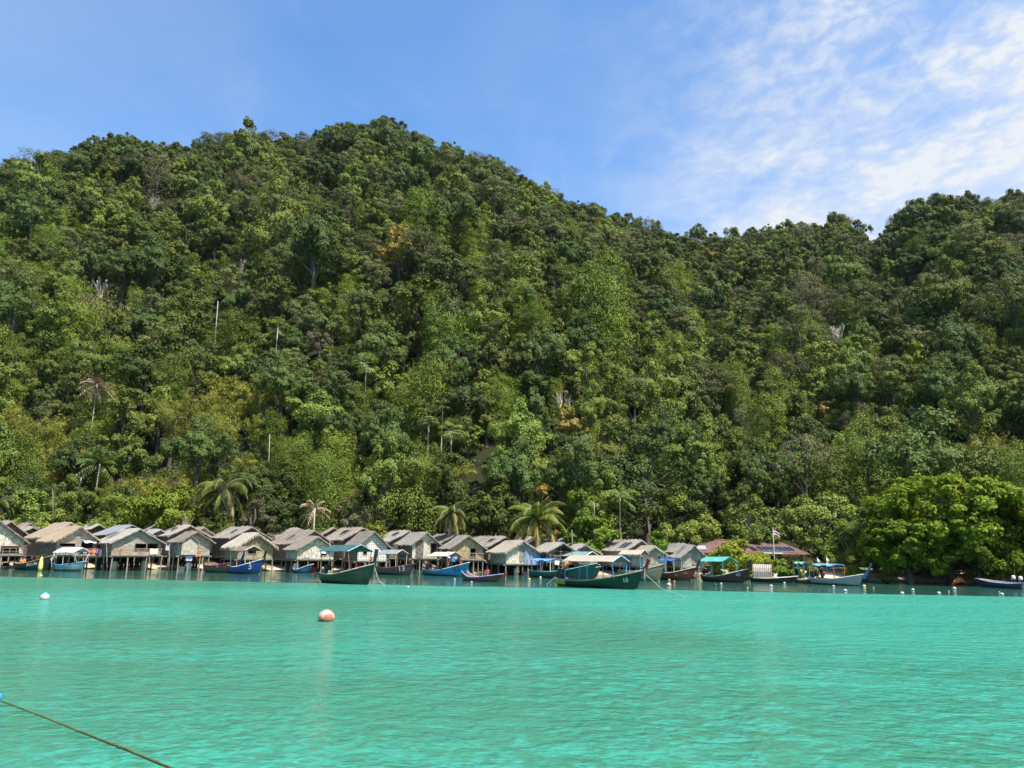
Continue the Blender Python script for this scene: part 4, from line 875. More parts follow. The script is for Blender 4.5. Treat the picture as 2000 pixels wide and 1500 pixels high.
def open_frame(root, hw, L, zf, ze, zr, y0, sl, rr):
    for x in (-.55, -.1, .35, .75):
        q = MB(); q.tube([(x * hw, .02, zf - .05), (x * hw, .02, (zr if abs(x) < .2 else ze))], .03, 5); q.build('post', POLE, root)
    q = MB(); q.tube([(-hw * 1.0, -.02, zf + .95), (hw * 1.05, -.02, zf + .9)], .03, 5); q.tube([(-hw * .6, -.02, zf + .45), (hw * .3, -.02, zf + .42)], .022, 5); q.build('rail', POLE, root)
AW = paint('white_plastic_sheet', (.78, .80, .80), .4, .15)
def awning(root, hw, L, zf, ze, zr, y0, sl, rr):
    q = MB(); P = []
    for i in range(7):
        for j in range(3): P.append((hw * (.28 + .62 * i / 6), y0 - .05 - .35 * j / 2, zf + (ze - zf) * .92 - .10 * j - .05 * math.sin(i * 1.6)))
    q.add(P, [(i * 3 + j, i * 3 + j + 1, (i + 1) * 3 + j + 1, (i + 1) * 3 + j) for i in range(6) for j in range(2)]); q.build('awning', AW, root)
# back rows first (small roofs that show between the front huts)
hut('b1', 'dark roof peak behind the leftmost hut', 20, 1018, 55, 1045, -8, 4.2, 6, 1083, 'brown', 'brown')
hut('b2', 'small dark back hut left of the golden thatched hut, left one of the three', 58, 1022, 79, 1035, 32, 4, 12, 1075, 'brown', 'brown', poles=2)
hut('b3', 'lowest small back hut left of the golden thatched hut', 64, 1029, 82, 1040, 44, 3.5, 8, 1080, 'brown', 'grey', poles=1)
hut('b4', 'small back hut whose peak touches the golden thatched roof', 81, 1020, 96, 1030, 60, 4, 15, 1070, 'brown', 'brown', poles=2)
hut('b5', 'grey back hut right of the golden thatched hut', 192, 1024, 212, 1036, 166, 4, 11, 1075, 'brown', 'grey', poles=2)
hut('b6', 'far back hut just left of the blue tin roof', 218, 1023, 234, 1033, 202, 4, 16, 1070, 'brown', 'grey', poles=1)
hut('b7', 'back hut with light thatch right of the blue tin roof', 301, 1025, 324, 1041, 274, 4.5, 10, 1075, 'palm', 'grey', poles=3)
hut('b8', 'dark-sided back hut beside the light thatched back hut', 312, 1034, 330, 1045, 292, 3, 6.5, 1080, 'brown', 'dtin', poles=0)
hut('b9', 'tiny far back hut right of the light thatched back hut', 325, 1029, 341, 1039, 308, 4, 16, 1070, 'brown', 'brown', poles=2)
hut('b10', 'back hut with a broken bamboo roof frame right of the plank hut with a porch', 398, 1030, 426, 1049, 382, 4, 9, 1078, 'palm', 'brown', poles=4)
hut('b11', 'thatched back hut with a solar panel left of the small palm-walled hut', 583, 1032, 618, 1056, 549, 5, 11, 1080, 'brown', 'grey', poles=4, solar=[(.25, .62, .45, .75)])
hut('b12', 'ribbed thatched back hut right behind the small palm-walled hut', 652, 1031, 685, 1052, 630, 5, 11, 1080, 'brown', 'brown', poles=4)
hut('b13', 'dark tin-roofed back hut behind the open-fronted hut', 1130, 1051, 1158, 1067, 1096, 5, 8, 1085, 'brown', 'dtin', poles=0)
hut('b14', 'broad thatched back roof left of the largest coconut palm trunk', 1040, 1049, 1072, 1066, 1006, 5, 10, 1085, 'brown', 'grey', poles=5)
# second row
hut('m1', 'golden thatched back roof joined behind the golden thatched hut', 138, 1021, 188, 1053, 104, 4.2, 4.6, 1084, 'brown', 'gold', poles=0, shag=.9)
hut('m2', 'hut with blue-grey tin roof behind the wide grey plank hut', 257, 1026, 302, 1048, 226, 4.5, 5, 1084, 'brown', 'tin', poles=0, shag=.1, th=.05)
hut('m3', 'thatched back hut with solar panel behind the plank hut with a porch', 371, 1026, 410, 1049, 340, 4.8, 5, 1084, 'brown', 'grey', poles=3, solar=[(.30, .62, .35, .55)])
hut('m4', 'long thatched back hut behind the shaggy thatched hut', 490, 1029, 528, 1053, 450, 5.5, 5.5, 1086, 'brown', 'grey', poles=3, solar=[(.35, .7, .30, .42)])
hut('m5', 'large thatched hut with ridge poles behind the small palm-walled hut', 613, 1036, 654, 1065, 568, 5.5, 4.2, 1092, 'brown', 'brown', poles=7, solar=[(.40, .80, .42, .50)], shag=.4)
hut('m6', 'ribbed thatched back hut with solar panel behind the lattice-walled hut', 707, 1031, 745, 1057, 666, 5.5, 5, 1090, 'brown', 'brown', poles=7, solar=[(.30, .65, .30, .55)], shag=.4)
hut('m7', 'thatched back hut with solar panel behind the tall pale palm hut', 797, 1037, 835, 1060, 765, 5, 5, 1090, 'brown', 'grey', poles=5, solar=[(.25, .60, .20, .45)])
hut('m8', 'thatched back hut with solar panel behind the hut with the yellow panel', 890, 1043, 925, 1064, 853, 5, 5, 1092, 'brown', 'brown', poles=2, solar=[(.25, .60, .25, .50)])
hut('m9', 'long ribbed thatched back hut behind the blue tarpaulin hut', 985, 1048, 1020, 1070, 925, 7, 5, 1096, 'brown', 'grey', poles=8, solar=[(.35, .70, .08, .22)], psi_max=58)
hut('m10', 'ribbed back roof with a dark panel left of the open-fronted hut', 1075, 1054, 1105, 1072, 1040, 5, 5, 1096, 'brown', 'grey', poles=5, solar=[(.25, .7, .15, .4)])
hut('m11', 'long thatched hut with many ridge poles and a bare side wall', 1250, 1055, 1284, 1078, 1172, 8.5, 3.6, 1106, 'brown', 'grey', side='palm', poles=12, solar=[(.35, .92, .05, .12), (.35, .85, .15, .22)], shag=.35, psi_max=60)
hut('m12', 'smooth grey thatched back section behind the rightmost front hut', 1337, 1062, 1362, 1080, 1302, 5, 4, 1106, 'brown', 'grey', poles=4)
# front row
hut('f1', 'leftmost hut with pale palm front, cut by the picture edge', -6, 1014, 57, 1062, -42, 4, 0, 1083, 'palm', 'brown', op=[(.28, .85, .12, .58)], shag=.7, poles=1, deck=.25)
hut('f2', 'golden thatched hut with grey plank gable and white awning', 156, 1028, 198, 1059, 118, 4.2, 0, 1084, 'plank', 'gold', op=[(.20, .82, .05, .85), (-.85, -.1, .52, .72)], shag=1.0, poles=0, deck=.5, extra=awning)
hut('f3', 'wide grey plank hut with dark windows and a railed deck', 272, 1033, 322, 1063, 240, 4.2, 0, 1084, 'plank', 'grey', op=[(-.08, .38, .35, .85), (.42, .86, .35, .85)], shag=.25, poles=1, deck=.45, solar=[(.35, .75, .72, .78), (.35, .75, .86, .92)])
hut('f4', 'grey plank hut with a small palm-walled porch gable', 385, 1038, 419, 1061, 362, 4, 0, 1084, 'plank', 'brown', side='plank', shag=.25, poles=1, extra=porch_gable)
hut('f5', 'shaggy pale thatched hut with yellow palm walls and a black window', 503, 1041, 541, 1070, 474, 4, -.4, 1091, 'yellow', 'pale', side='yellow', op=[(-.45, .02, .35, .88)], shag=1.5, poles=0, th=.2)
hut('f6', 'small palm-walled hut with a tiny window hung with white cloth', 620, 1048, 660, 1076, 594, 3.6, 0, 1092, 'palm', 'brown', op=[(.28, .58, .35, .68)], shag=.5, poles=0, side='palm')
hut('f7', 'tall hut with white woven lattice gable behind the big green boat', 730, 1038, 764, 1072, 702, 4, 0, 1095, 'lattice', 'brown', op=[(-.62, -.38, .40, .92)], shag=.25, poles=0)
hut('f8', 'tall hut with whitish palm front and dark narrow side porch', 832, 1040, 862, 1066, 799, 4.2, 0, 1090, 'palm', 'grey', op=[(.45, .95, .15, .95)], shag=.5, poles=0)
hut('f9', 'hut with a yellow palm panel and dark door above the light blue boat', 914, 1046, 951, 1074, 892, 4, 0, 1092, 'yellow', 'grey', op=[(.18, .52, .15, .88)], shag=.3, poles=1, deck=.3)
hut('f10', 'thatched hut with blue-grey tarpaulin over half its palm front', 1021, 1056, 1058, 1081, 986, 4.6, 0, 1101, 'palm', 'pale', side='palm', shag=1.1, poles=0, extra=tarp_side, th=.18)
hut('f11', 'open-fronted hut with bamboo posts and dark interior', 1098, 1060, 1131, 1080, 1064, 4.4, 0, 1096, 'brown', 'grey', shag=.4, poles=0, open_front=True, extra=open_frame, deck=.3)
hut('f12', 'low pale palm hut with rounded ragged front behind the white motor roof', 1141, 1063, 1176, 1083, 1120, 4, 1, 1100, 'palm', 'grey', side='palm', shag=.7, poles=0)
hut('f13', 'round-fronted palm hut with shaggy eaves behind the red prow', 1277, 1066, 1305, 1086, 1246, 4.4, 0, 1106, 'palm', 'pale', side='palm', op=[(.42, .58, .55, .72)], shag=1.2, poles=0, th=.18)
hut('f14', 'rightmost front hut with grey gable and pale palm apron', 1354, 1065, 1383, 1091, 1330, 4.2, 0, 1108, 'palm', 'grey', side='palm', shag=.4, poles=1, solar=[(.1, .9, .62, .68)])
# ---------------- rusty roofed hall
def hall():
    Y = 90.0; a_ = at(1395, 1055, Y); b_ = at(1522, 1058, Y); el = at(1352, 1078, Y - 5); er = at(1586, 1084, Y - 5); zr = (a_.z + b_.z) / 2; ze = (el.z + er.z) / 2; cx = (el.x + er.x) / 2; base = gz(cx, Y - 4)
    r = empty('village_hall', (cx, Y - 5, base), 0, 'long low hall with rusty red hipped roof, solar panels and dark open sides', 'hall')
    X0, X1 = el.x - cx, er.x - cx; R0, R1 = a_.x - cx, b_.x - cx; D = 10.0; h0, h1 = ze - base, zr - base
    mb = MB(); F0, F1, B0, B1 = Vector((X0, 0, h0)), Vector((X1, 0, h0)), Vector((X0, D, h0)), Vector((X1, D, h0)); P0, P1 = Vector((R0, D / 2, h1)), Vector((R1, D / 2, h1))
    for q in ([F0, F1, P1, P0], [B1, B0, P0, P1], [B0, F0, P0], [F1, B1, P1]): mb.slab([v + Vector((0, 0, -.06)) for v in q], (0, 0, .06))
    ro = mb.build('roof', RUST, r)
    q = MB(); q.tube([P0 + Vector((0, 0, .02)), P1 + Vector((0, 0, .02))], .09, 6); q.build('ridge_cap', RUST, ro)
    def on(sx, sy, h): 
        x = X0 + (X1 - X0) * sx; return Vector((x, sy * D / 2, h0 + (h1 - h0) * sy + h))
    for k in range(8):
        s0 = .60 + k * .037; q = MB(); q.slab([on(s0, .14, .06), on(s0 + .034, .14, .06), on(s0 + .025, .50, .06), on(s0 - .009, .50, .06)], (0, 0, .04), 1); q.slab([on(s0 + .002, .155, .105), on(s0 + .032, .155, .105), on(s0 + .0235, .485, .105), on(s0 - .0065, .485, .105)], (0, 0, .01), 0); q.build('solar_panel', [SOLAR, SOLARF], ro)
    q = MB(); q.slab([on(.54, .2, .05), on(.575, .2, .05), on(.56, .5, .05), on(.525, .5, .05)], (0, 0, .03)); q.build('solar_panel', SOLAR, ro)
    for s0, s1 in ((.60, .67), (.69, .76)):
        q = MB(); q.slab([on(s0, -.02, .03), on(s1, -.02, .03), on(s1, .07, .03), on(s0, .07, .03)], (0, 0, .02)); q.build('roof_sheet', SOLARF, ro)
    q = MB(); q.slab([on(.03, .2, .05), on(.14, .2, .05), on(.16, .5, .05), on(.10, .5, .05)], (0, 0, .03)); q.build('roof_sheet', SOLARF, ro)
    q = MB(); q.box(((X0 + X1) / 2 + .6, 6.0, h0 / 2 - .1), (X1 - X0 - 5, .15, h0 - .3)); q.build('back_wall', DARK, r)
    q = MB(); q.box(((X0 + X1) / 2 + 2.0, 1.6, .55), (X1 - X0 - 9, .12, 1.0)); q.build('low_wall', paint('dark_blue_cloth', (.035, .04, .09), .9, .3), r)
    for k in range(9):
        x = X0 + .8 + (X1 - X0 - 1.6) * k / 8; q = MB(); q.box((x, .7, h0 / 2 - .03), (.16, .16, h0 - .04)); q.build('post', BARK, r)
    for k in range(5):
        x = X1 - 3.2 + k * .55; q = MB(); q.tube([(x, .8, .2), (x + (.7 if k % 2 else -.5), .8, h0 - .2)], .035, 5); q.build('brace', POLE, r)
    q = MB(); q.box(((X0 + X1) / 2, 3.6, .12), (X1 - X0 - .8, 6, .25)); q.build('floor', DECK, r)
hall()
# ------------------------------------------------------------------ boats
def bpaint(nm, c, wear=.35, dirt=(.10, .09, .07)):
    if 'boat_' + nm in MATS: return MATS['boat_' + nm]
    m = paint('boat_' + nm, c, .45, wear, 2.6, dirt); t = m.node_tree; N, L = t.nodes.new, t.links.new; b = t.nodes['Principled BSDF']; tc = N('ShaderNodeTexCoord')
    w = N('ShaderNodeTexWave'); w.bands_direction = 'Z'; w.inputs['Scale'].default_value = 2.1; w.inputs['Distortion'].default_value = .6; w.inputs['Detail'].default_value = 1; L(tc.outputs['Object'], w.inputs[0])
    cr = N('ShaderNodeValToRGB'); cr.color_ramp.elements[0].color = (.45, .43, .40, 1); cr.color_ramp.elements[1].position = .10; L(w.outputs['Fac'], cr.inputs[0])
    # weed and scum line just above the water
    sp = N('ShaderNodeSeparateXYZ'); L(tc.outputs['Object'], sp.inputs[0]); n = N('ShaderNodeTexNoise'); n.inputs['Scale'].default_value = 3; n.inputs['Detail'].default_value = 5; L(tc.outputs['Object'], n.inputs[0])
    ad = N('ShaderNodeMath'); ad.operation = 'MULTIPLY_ADD'; ad.inputs[1].default_value = -.18; L(n.outputs['Fac'], ad.inputs[0]); L(sp.outputs['Z'], ad.inputs[2]); mr = N('ShaderNodeMapRange'); mr.inputs['From Min'].default_value = -.03; mr.inputs['From Max'].default_value = .03; L(ad.outputs[0], mr.inputs[0])
    src = b.inputs['Base Color'].links[0].from_socket; m1 = N('ShaderNodeMix'); m1.data_type = 'RGBA'; m1.blend_type = 'MULTIPLY'; m1.inputs[0].default_value = 1; L(src, m1.inputs[6]); L(cr.outputs[0], m1.inputs[7])
    m2 = N('ShaderNodeMix'); m2.data_type = 'RGBA'; L(mr.outputs[0], m2.inputs[0]); m2.inputs[6].default_value = (.055, .06, .035, 1); L(m1.outputs[2], m2.inputs[7]); L(m2.outputs[2], b.inputs['Base Color']); return m
WOOD = paint('boat_bare_wood', (.30, .22, .14), .7, .5, 4)
CREAM = bpaint('cream', (.62, .55, .42)); WHITE = bpaint('white', (.72, .72, .70)); BLACKM = paint('engine_black', (.02, .02, .022), .4, .3, 8, (.10, .08, .06)); STEEL = paint('galvanised_shaft', (.50, .52, .52), .35, .3)
ROPE = paint('pale_rope', (.60, .55, .44), .9, .4, 20)
CLOTHS = dict(pink=(.75, .32, .42), white=(.82, .82, .80), red=(.62, .05, .06), orange=(.80, .26, .07), blue=(.06, .22, .60), green=(.08, .42, .22), yellow=(.78, .66, .18), purple=(.40, .14, .48), cream=(.78, .74, .52), navy=(.04, .06, .16), teal=(.08, .42, .40), lilac=(.50, .48, .70), black=(.03, .03, .035), brown=(.30, .17, .10))
def cloth(nm): return paint('cloth_' + nm, CLOTHS[nm], .85, .15, 5, tuple(v * .7 for v in CLOTHS[nm]))
def boat(name, label, st, bw, beam, fb, bow, hullc, rail=None, inner=None, prow=None, prow_len=.9, prow_ang=55, canopy=None, posts=None, engine=True, text=None, textc=None, stern=None, stripe=None, rise=.10, cargo=0, flipbow=False, ribbons=(), seed=0, cat='boat', tx=(.84, .93), textz=.72, rake=.55, pw=.16, draft=.16, group='longtail boats moored along the village'):
    S = hit(*st); B = hit(*bw); d = B - S; ln = d.length / .93; ang = math.atan2(d.y, d.x); rr = random.Random(seed or name + label)
    c = (S + B) / 2; r = empty(name, (c.x, c.y, 0), ang, label, cat, group)
    n = 26; half = ln * .5
    def hb(s): return beam / 2 * (.58 + .42 * math.sin(math.pi / 2 * min(s / .42, 1))) * (1 - max(0, (s - .42) / .58) ** 2.4) + .025
    def sh(s): return fb + bow * max(0, (s - .25) / .75) ** 2.1 + rise * max(0, (.3 - s) / .3) ** 2
    def kl(s): return -draft + (.06 if s < .9 else .06 + (s - .9) * 2.2)
    def xs(s, z): return -half + ln * .93 * s + rake * max(0, z) / (fb + bow) * s ** 5 - .12 * max(0, z) * (1 - s) ** 6
    prof = lambda s: [(0, kl(s)), (hb(s) * .55, kl(s) + .07 * (1 - s)), (hb(s) * .86, kl(s) + (sh(s) - kl(s)) * .38), (hb(s) * .97, kl(s) + (sh(s) - kl(s)) * .72), (hb(s), sh(s)), (max(.01, hb(s) - .05), sh(s) - .005), (max(.008, hb(s) * .8 - .05), kl(s) + (sh(s) - kl(s)) * .45), (0, kl(s) + (sh(s) - kl(s)) * .40)]
    V = []; Fc = []; mi = []; K = 8
    for i in range(n + 1):
        s = i / n; P = prof(s)
        ring = [(xs(s, z), -y, z) for y, z in P] + [(xs(s, z), y, z) for y, z in P[1:-1][::-1]]
        V += ring
    m_ = len(ring)
    for i in range(n):
        for j in range(m_):
            a_, b_ = i * m_ + j, i * m_ + (j + 1) % m_; Fc.append((a_, b_, b_ + m_, a_ + m_))
            jj = j if j < K - 1 else m_ - 1 - j; s = (i + .5) / n; k = 0
            if jj >= 4: k = 1
            elif stern and s < .17: k = 2
            elif stripe and jj == 3: k = 3
            mi.append(k)
    Fc += [tuple(range(m_)), tuple(n * m_ + j for j in range(m_))[::-1]]; mi += [2 if stern else 0, 0]
    mats = [hullc, inner or WOOD, stern or hullc, stripe or hullc]
    link('hull', mk_mesh('hull', V, [q[::-1] for q in Fc], mats, mi, True), r).data.polygons.foreach_set('use_smooth', [False] * len(Fc))
    for sg in (-1, 1):
        g = MB(); g.tube([(xs(s, sh(s)), sg * hb(s), sh(s) + .015) for s in np.linspace(0, 1, 14)], .038, 5); g.build('gunwale', rail or CREAM, r)
    if prow:
        x0, z0 = xs(1, sh(1)), sh(1); an = D2R(prow_ang); g = MB(); dx, dz = math.cos(an), math.sin(an); w0, w1 = .17, pw
        P = [(x0 - .20, z0 - .30), (x0 + .05, z0 - .42), (x0 + dx * prow_len + w1 * dz * .6, z0 + dz * prow_len - w1 * dx * .6), (x0 + dx * prow_len - w1 * dz * .6, z0 + dz * prow_len + w1 * dx * .6)]
        g.slab([(x, -.045, z) for x, z in P], (0, .09, 0)); g.build('prow', prow, r)
    for k, cn in enumerate(ribbons):
        x0, z0 = xs(1, sh(1)), sh(1); g = MB(); L_ = .55 + .18 * (k % 3); yy = -.06 - .05 * k; P = []
        for i in range(7):
            s = i / 6; P += [(x0 + .10 + .06 * k + .03 * math.sin(s * 6 + k), yy, z0 + .15 - L_ * s * 1.2), (x0 + .10 + .06 * k + .07 * (1 - s * .3), yy - .03, z0 + .15 - L_ * s * 1.2)]
        g.add(P, [(2 * i, 2 * i + 1, 2 * i + 3, 2 * i + 2) for i in range(6)]); g.build('ribbon', cloth(cn), r)
    for s in (.22, .45, .66):
        g = MB(); g.box((xs(s, .3), 0, kl(s) + (sh(s) - kl(s)) * .78), (.22, hb(s) * 1.8, .04)); g.build('bench', inner or WOOD, r)
    if stern is not None or engine:
        if engine:
            sx = xs(0, fb) + .15; e_ = MB(); zt = sh(0) + .28; e_.box((sx, 0, zt), (.55, .32, .30)); e_.box((sx - .05, 0, zt + .2), (.3, .22, .14)); e_.tube([(sx + .1, .12, zt + .1), (sx + .1, .14, zt + .5)], .035, 6); e_.box((sx - .2, -.02, zt - .28), (.12, .12, .35)); e_.tube([(sx + .25, 0, zt + .05), (sx + .95, .1, zt + .28)], .022, 5)
            e_.lathe([(.01, -.12), (.14, -.12), (.16, 0), (.14, .12), (.01, .12)], (sx + .12, -.12, zt - .02), 9); en = e_.build('engine', BLACKM, r)
            q = MB(); q.tube([(sx - .25, 0, zt - .05), (sx - 1.1, 0, .18), (sx - 1.35, 0, .06)], .03, 6); q.build('propeller_shaft', STEEL, en)
            if engine == 'tank': en.scale = (1.5, 1.5, 1.5); en.location = (-.5 * sx * 1.0, 0, -.5 * zt)
            if engine == 'tank': q = MB(); q.lathe([(.01, -.17), (.15, -.17), (.17, -.1), (.17, .1), (.12, .17), (.01, .18)], (sx + .22, 0, zt + .52), 12); q.build('fuel_tank', cloth('orange'), en)
    if canopy:
        kind, s0, s1, hz, cw, cm, pm = canopy[:7]; x0, x1 = xs(s0, .5), xs(s1, .5); zb = sh((s0 + s1) / 2)
        zt = fb + hz; w = cw / 2; g = MB(); nn = 8
        if kind == 'gable':
            rz_ = .26 * cw / 1.6 + .06; P = []
            for i in range(nn + 1):
                x = x0 + (x1 - x0) * i / nn; sag = .05 * math.sin(math.pi * ((i * 1.0) % 4) / 4); up_ = .05 * (i / nn)
                P += [(x, -w - rr.uniform(0, .05), zt - .02 + up_ + rr.uniform(-.02, .02)), (x, -w * .5, zt + rz_ * .5 - sag + up_), (x, 0, zt + rz_ + up_), (x, w * .5, zt + rz_ * .5 - sag + up_), (x, w + rr.uniform(0, .05), zt - .02 + up_)]
            k5 = 5
        elif kind == 'flat':
            P = []
            for i in range(nn + 1):
                x = x0 + (x1 - x0) * i / nn; wv_ = .06 * math.sin(i * 1.7)
                P += [(x, -w, zt - .10 + wv_), (x, -w * .5, zt + .03 + wv_ * .5), (x, 0, zt + .06), (x, w * .5, zt + .03), (x, w, zt - .08)]
            k5 = 5
        elif kind == 'arch':
            P = []
            for i in range(nn + 1):
                x = x0 + (x1 - x0) * i / nn
                P += [(x, -w * math.cos(t), fb + .05 + (hz - .05) * math.sin(t) ** .8 if 0 < t < math.pi - .01 else fb + .02) for t in np.linspace(0, math.pi, 9)]
            k5 = 9
        N_ = len(P); q2 = [(i * k5 + j, (i + 1) * k5 + j, (i + 1) * k5 + j + 1, i * k5 + j + 1) for i in range(nn) for j in range(k5 - 1)]
        g.add(P, [q[::-1] for q in q2]); g.add([(x, y, z - .035) for x, y, z in P], q2)
        e0 = [i * k5 for i in range(nn + 1)] + [nn * k5 + j for j in range(1, k5)] + [i * k5 + k5 - 1 for i in range(nn - 1, -1, -1)] + [j for j in range(k5 - 2, 0, -1)]
        g.f += [(e0[k], e0[(k + 1) % len(e0)], N_ + e0[(k + 1) % len(e0)], N_ + e0[k]) for k in range(len(e0))]; g.m += [0] * len(e0)
        cn = g.build('canopy', cm, r)
        if kind == 'gable' and len(canopy) > 7:
            for sg in (-1, 1): t = MB(); t.tube([(x1 + .02, 0, zt + rz_ + .06), (x1 + .02, sg * (w + .05), zt + .02)], .035, 5); t.build('edge_batten', canopy[7], cn)
        if kind == 'arch' and len(canopy) > 7:
            for i in range(9):
                x = x0 + (x1 - x0) * (i + .5) / 9; t = MB(); t.tube([(x + .03 * math.sin(k), -w * math.cos(k) * 1.02, fb + .06 + (hz - .02) * max(.0, math.sin(k)) ** .8) for k in np.linspace(.03, 3.11, 9)], .02, 4); t.build('rib', canopy[7], cn)
        if kind != 'arch':
            for i in range(3):
                s = s0 + (s1 - s0) * (i + .06) / 2.12; x = xs(s, .5)
                for sg in (-1, 1): t = MB(); yb = min(w * .92, hb(s) * .95); t.tube([(x, sg * yb, sh(s) - .15), (x, sg * w * .93, zt + .02)], .032, 6); t.build('post', pm, r)
    if text:
        for k, sg in enumerate((-1,) if not flipbow else (1,)):
            cu = bpy.data.curves.new('number', 'FONT'); cu.body = text; cu.size = 1; cu.extrude = .012; cu.align_x = 'CENTER'; cu.align_y = 'CENTER'
            to = bpy.data.objects.new('tmp', cu); COL.objects.link(to); bpy.context.view_layer.update(); dg = bpy.context.evaluated_depsgraph_get(); me = bpy.data.meshes.new_from_object(to.evaluated_get(dg)); bpy.data.objects.remove(to)
            def side(s, f): z = kl(s) + (sh(s) - kl(s)) * f; y = hb(s) * (.86 + (.97 - .86) * (f - .38) / .34 if f < .72 else .97 + .03 * (f - .72) / .28); return Vector((xs(s, z), sg * (y + .006), z))
            a_, b_ = side(tx[0], textz), side(tx[1], textz); lo_, hi_ = side(sum(tx) / 2, textz - .2), side(sum(tx) / 2, min(1, textz + .2))
            ex = (b_ - a_) if sg < 0 else (a_ - b_); wdt = ex.length; ex.normalize(); ey = (hi_ - lo_); ey = (ey - ex * ey.dot(ex)).normalized(); ez = ex.cross(ey); cen = (a_ + b_) / 2 + ez * .015
            bb = [v.co.x for v in me.vertices]; sc = wdt / (max(bb) - min(bb)); M = Matrix((ex * sc, ey * sc, ez)).transposed().to_4x4(); M.translation = cen; me.transform(M); me.materials.clear(); me.materials.append(textc or WHITE)
            for p in me.polygons: p.material_index = 0
            me.name = 'number'; link('number' if text.isdigit() else 'lettering', me, r)
    for k in range(cargo):
        s = rr.uniform(.12, .75); q = MB(); cc = rr.choice(['blue', 'red', 'white', 'brown', 'cream', 'teal', 'orange', 'navy'])
        if k % 2: q.lathe([(.01, 0), (.13, 0), (.15, .12), (.15, .3), (.10, .36), (.01, .37)], (0, 0, 0), 9)
        else: q.box((0, 0, .14), (.42, .3, .28), rr.uniform(0, 1)); q.box((0, 0, .30), (.44, .32, .04), 0)
        o = q.build('cargo_box' if not k % 2 else 'jerrycan', cloth(cc), r); o.location = (xs(s, .3), rr.uniform(-.4, .4) * hb(s), kl(s) + (sh(s) - kl(s)) * .42)
    BOATS[label] = (r, xs(1, sh(1)), sh(1), ang); return r
BOATS = {}
tealc = paint('canopy_teal', (.028, .085, .082), .5, .5, 6, (.09, .16, .15)); bluec = paint('canopy_blue', (.02, .10, .42), .45, .2, 4, (.04, .18, .5)); turqc = paint('canopy_turquoise', (.07, .33, .29), .5, .35, 4, (.16, .42, .38)); greyc = paint('canopy_grey_green', (.16, .22, .21), .6, .4, 5, (.3, .3, .27)); lbluec = paint('canopy_light_blue', (.07, .27, .66), .45, .3, 3, (.30, .45, .70))
beigec = fibre('canopy_beige_mat', (.30, .25, .19), (.52, .45, .36), (.40, .35, .28), (6, 6, 6), 0, 'X', .3)
browncan = paint('canopy_brown', (.16, .10, .08), .7, .4, 5, (.26, .2, .17)); whitec = paint('canopy_white', (.86, .86, .88), .5, .08)
GB = bpaint('dark_green', (.004, .045, .021), .3, (.03, .06, .035)); YB = bpaint('yellow', (.62, .45, .04)); REDP = bpaint('prow_red', (.34, .025, .022), .3)
POB = bpaint('post_blue', (.12, .36, .62)); POR = bpaint('post_orange', (.60, .13, .05)); LB = bpaint('light_blue', (.035, .27, .52)); ROY = bpaint('royal_blue', (.015, .06, .26)); OLIVEG = bpaint('olive_green', (.026, .048, .026), .5); BRH = bpaint('brown_hull', (.13, .075, .055)); DKH = bpaint('black_hull', (.018, .026, .020)); GRYH = bpaint('dark_grey_hull', (.085, .075, .070)); TEALH = bpaint('teal_hull', (.015, .10, .08)); REDH = bpaint('red_brown_hull', (.17, .035, .022)); MARH = bpaint('maroon_hull', (.070, .022, .026)); OLH = bpaint('olive_grey_hull', (.21, .22, .15)); GWH = bpaint('grey_white_hull', (.36, .35, .33)); NAVH = bpaint('navy_hull', (.020, .025, .13)); PALEB = bpaint('pale_blue_white', (.26, .42, .45))
boat('longtail_boat', 'black hulled boat with pale lettering under the leftmost huts', (36, 1112.5), (92, 1114.5), 1.5, .55, .75, DKH, rail=bpaint('orange_rail', (.45, .22, .1)), engine=False, text='Aldola', tx=(.55, .80), prow=CREAM, prow_len=.22, prow_ang=35, cargo=2)
boat('longtail_boat', 'small blue and white boat under a white canopy by the golden thatched hut', (113, 1114), (160, 1115.5), 1.7, .5, .35, PALEB, rail=bpaint('sky_rail', (.16, .42, .68)), inner=ROY, engine=False, canopy=('gable', .12, .9, 1.15, 1.9, whitec, STEEL), stern=PALEB, ribbons=())
boat('longtail_boat', 'brown hulled boat with a bright blue prow and red bow rail', (406, 1117), (462, 1119.5), 1.5, .60, .55, BRH, rail=bpaint('red_rail', (.42, .05, .05)), prow=bpaint('prow_royal', (.01, .07, .36)), prow_len=.95, prow_ang=62, text='Andaman', tx=(.55, .86), textz=.85, engine=False, cargo=2)
boat('longtail_boat', 'royal blue boat with a black prow and brown canopy marked 3', (458, 1119.5), (507, 1122), 1.9, .60, .75, ROY, rail=WHITE, prow=bpaint('prow_black', (.015, .015, .02)), prow_len=.75, prow_ang=78, canopy=('gable', .12, .72, 1.45, 1.9, browncan, CREAM, CREAM), text='3', tx=(.78, .84), cargo=2, engine=False)
boat('longtail_boat', 'small blue dinghy beneath the small palm-walled hut', (577, 1118), (603, 1119), 1.2, .28, .55, bpaint('dinghy_blue', (.03, .15, .38)), rise=.25, engine=False, cargo=2)
boat('longtail_boat', 'big olive green boat with teal canopy, orange posts and tall black prow', (640, 1137), (722, 1142.5), 2.3, .62, .82, OLIVEG, rail=bpaint('cream_rail', (.66, .55, .42)), inner=WOOD, prow=bpaint('prow_grey_black', (.03, .04, .04)), prow_len=1.05, prow_ang=80, canopy=('gable', .10, .78, 1.65, 2.3, tealc, POR, bpaint('batten_blue', (.25, .50, .72))), cargo=5, ribbons=('white', 'pink', 'cream'), stern=bpaint('stern_green', (.03, .09, .05)), pw=.24)
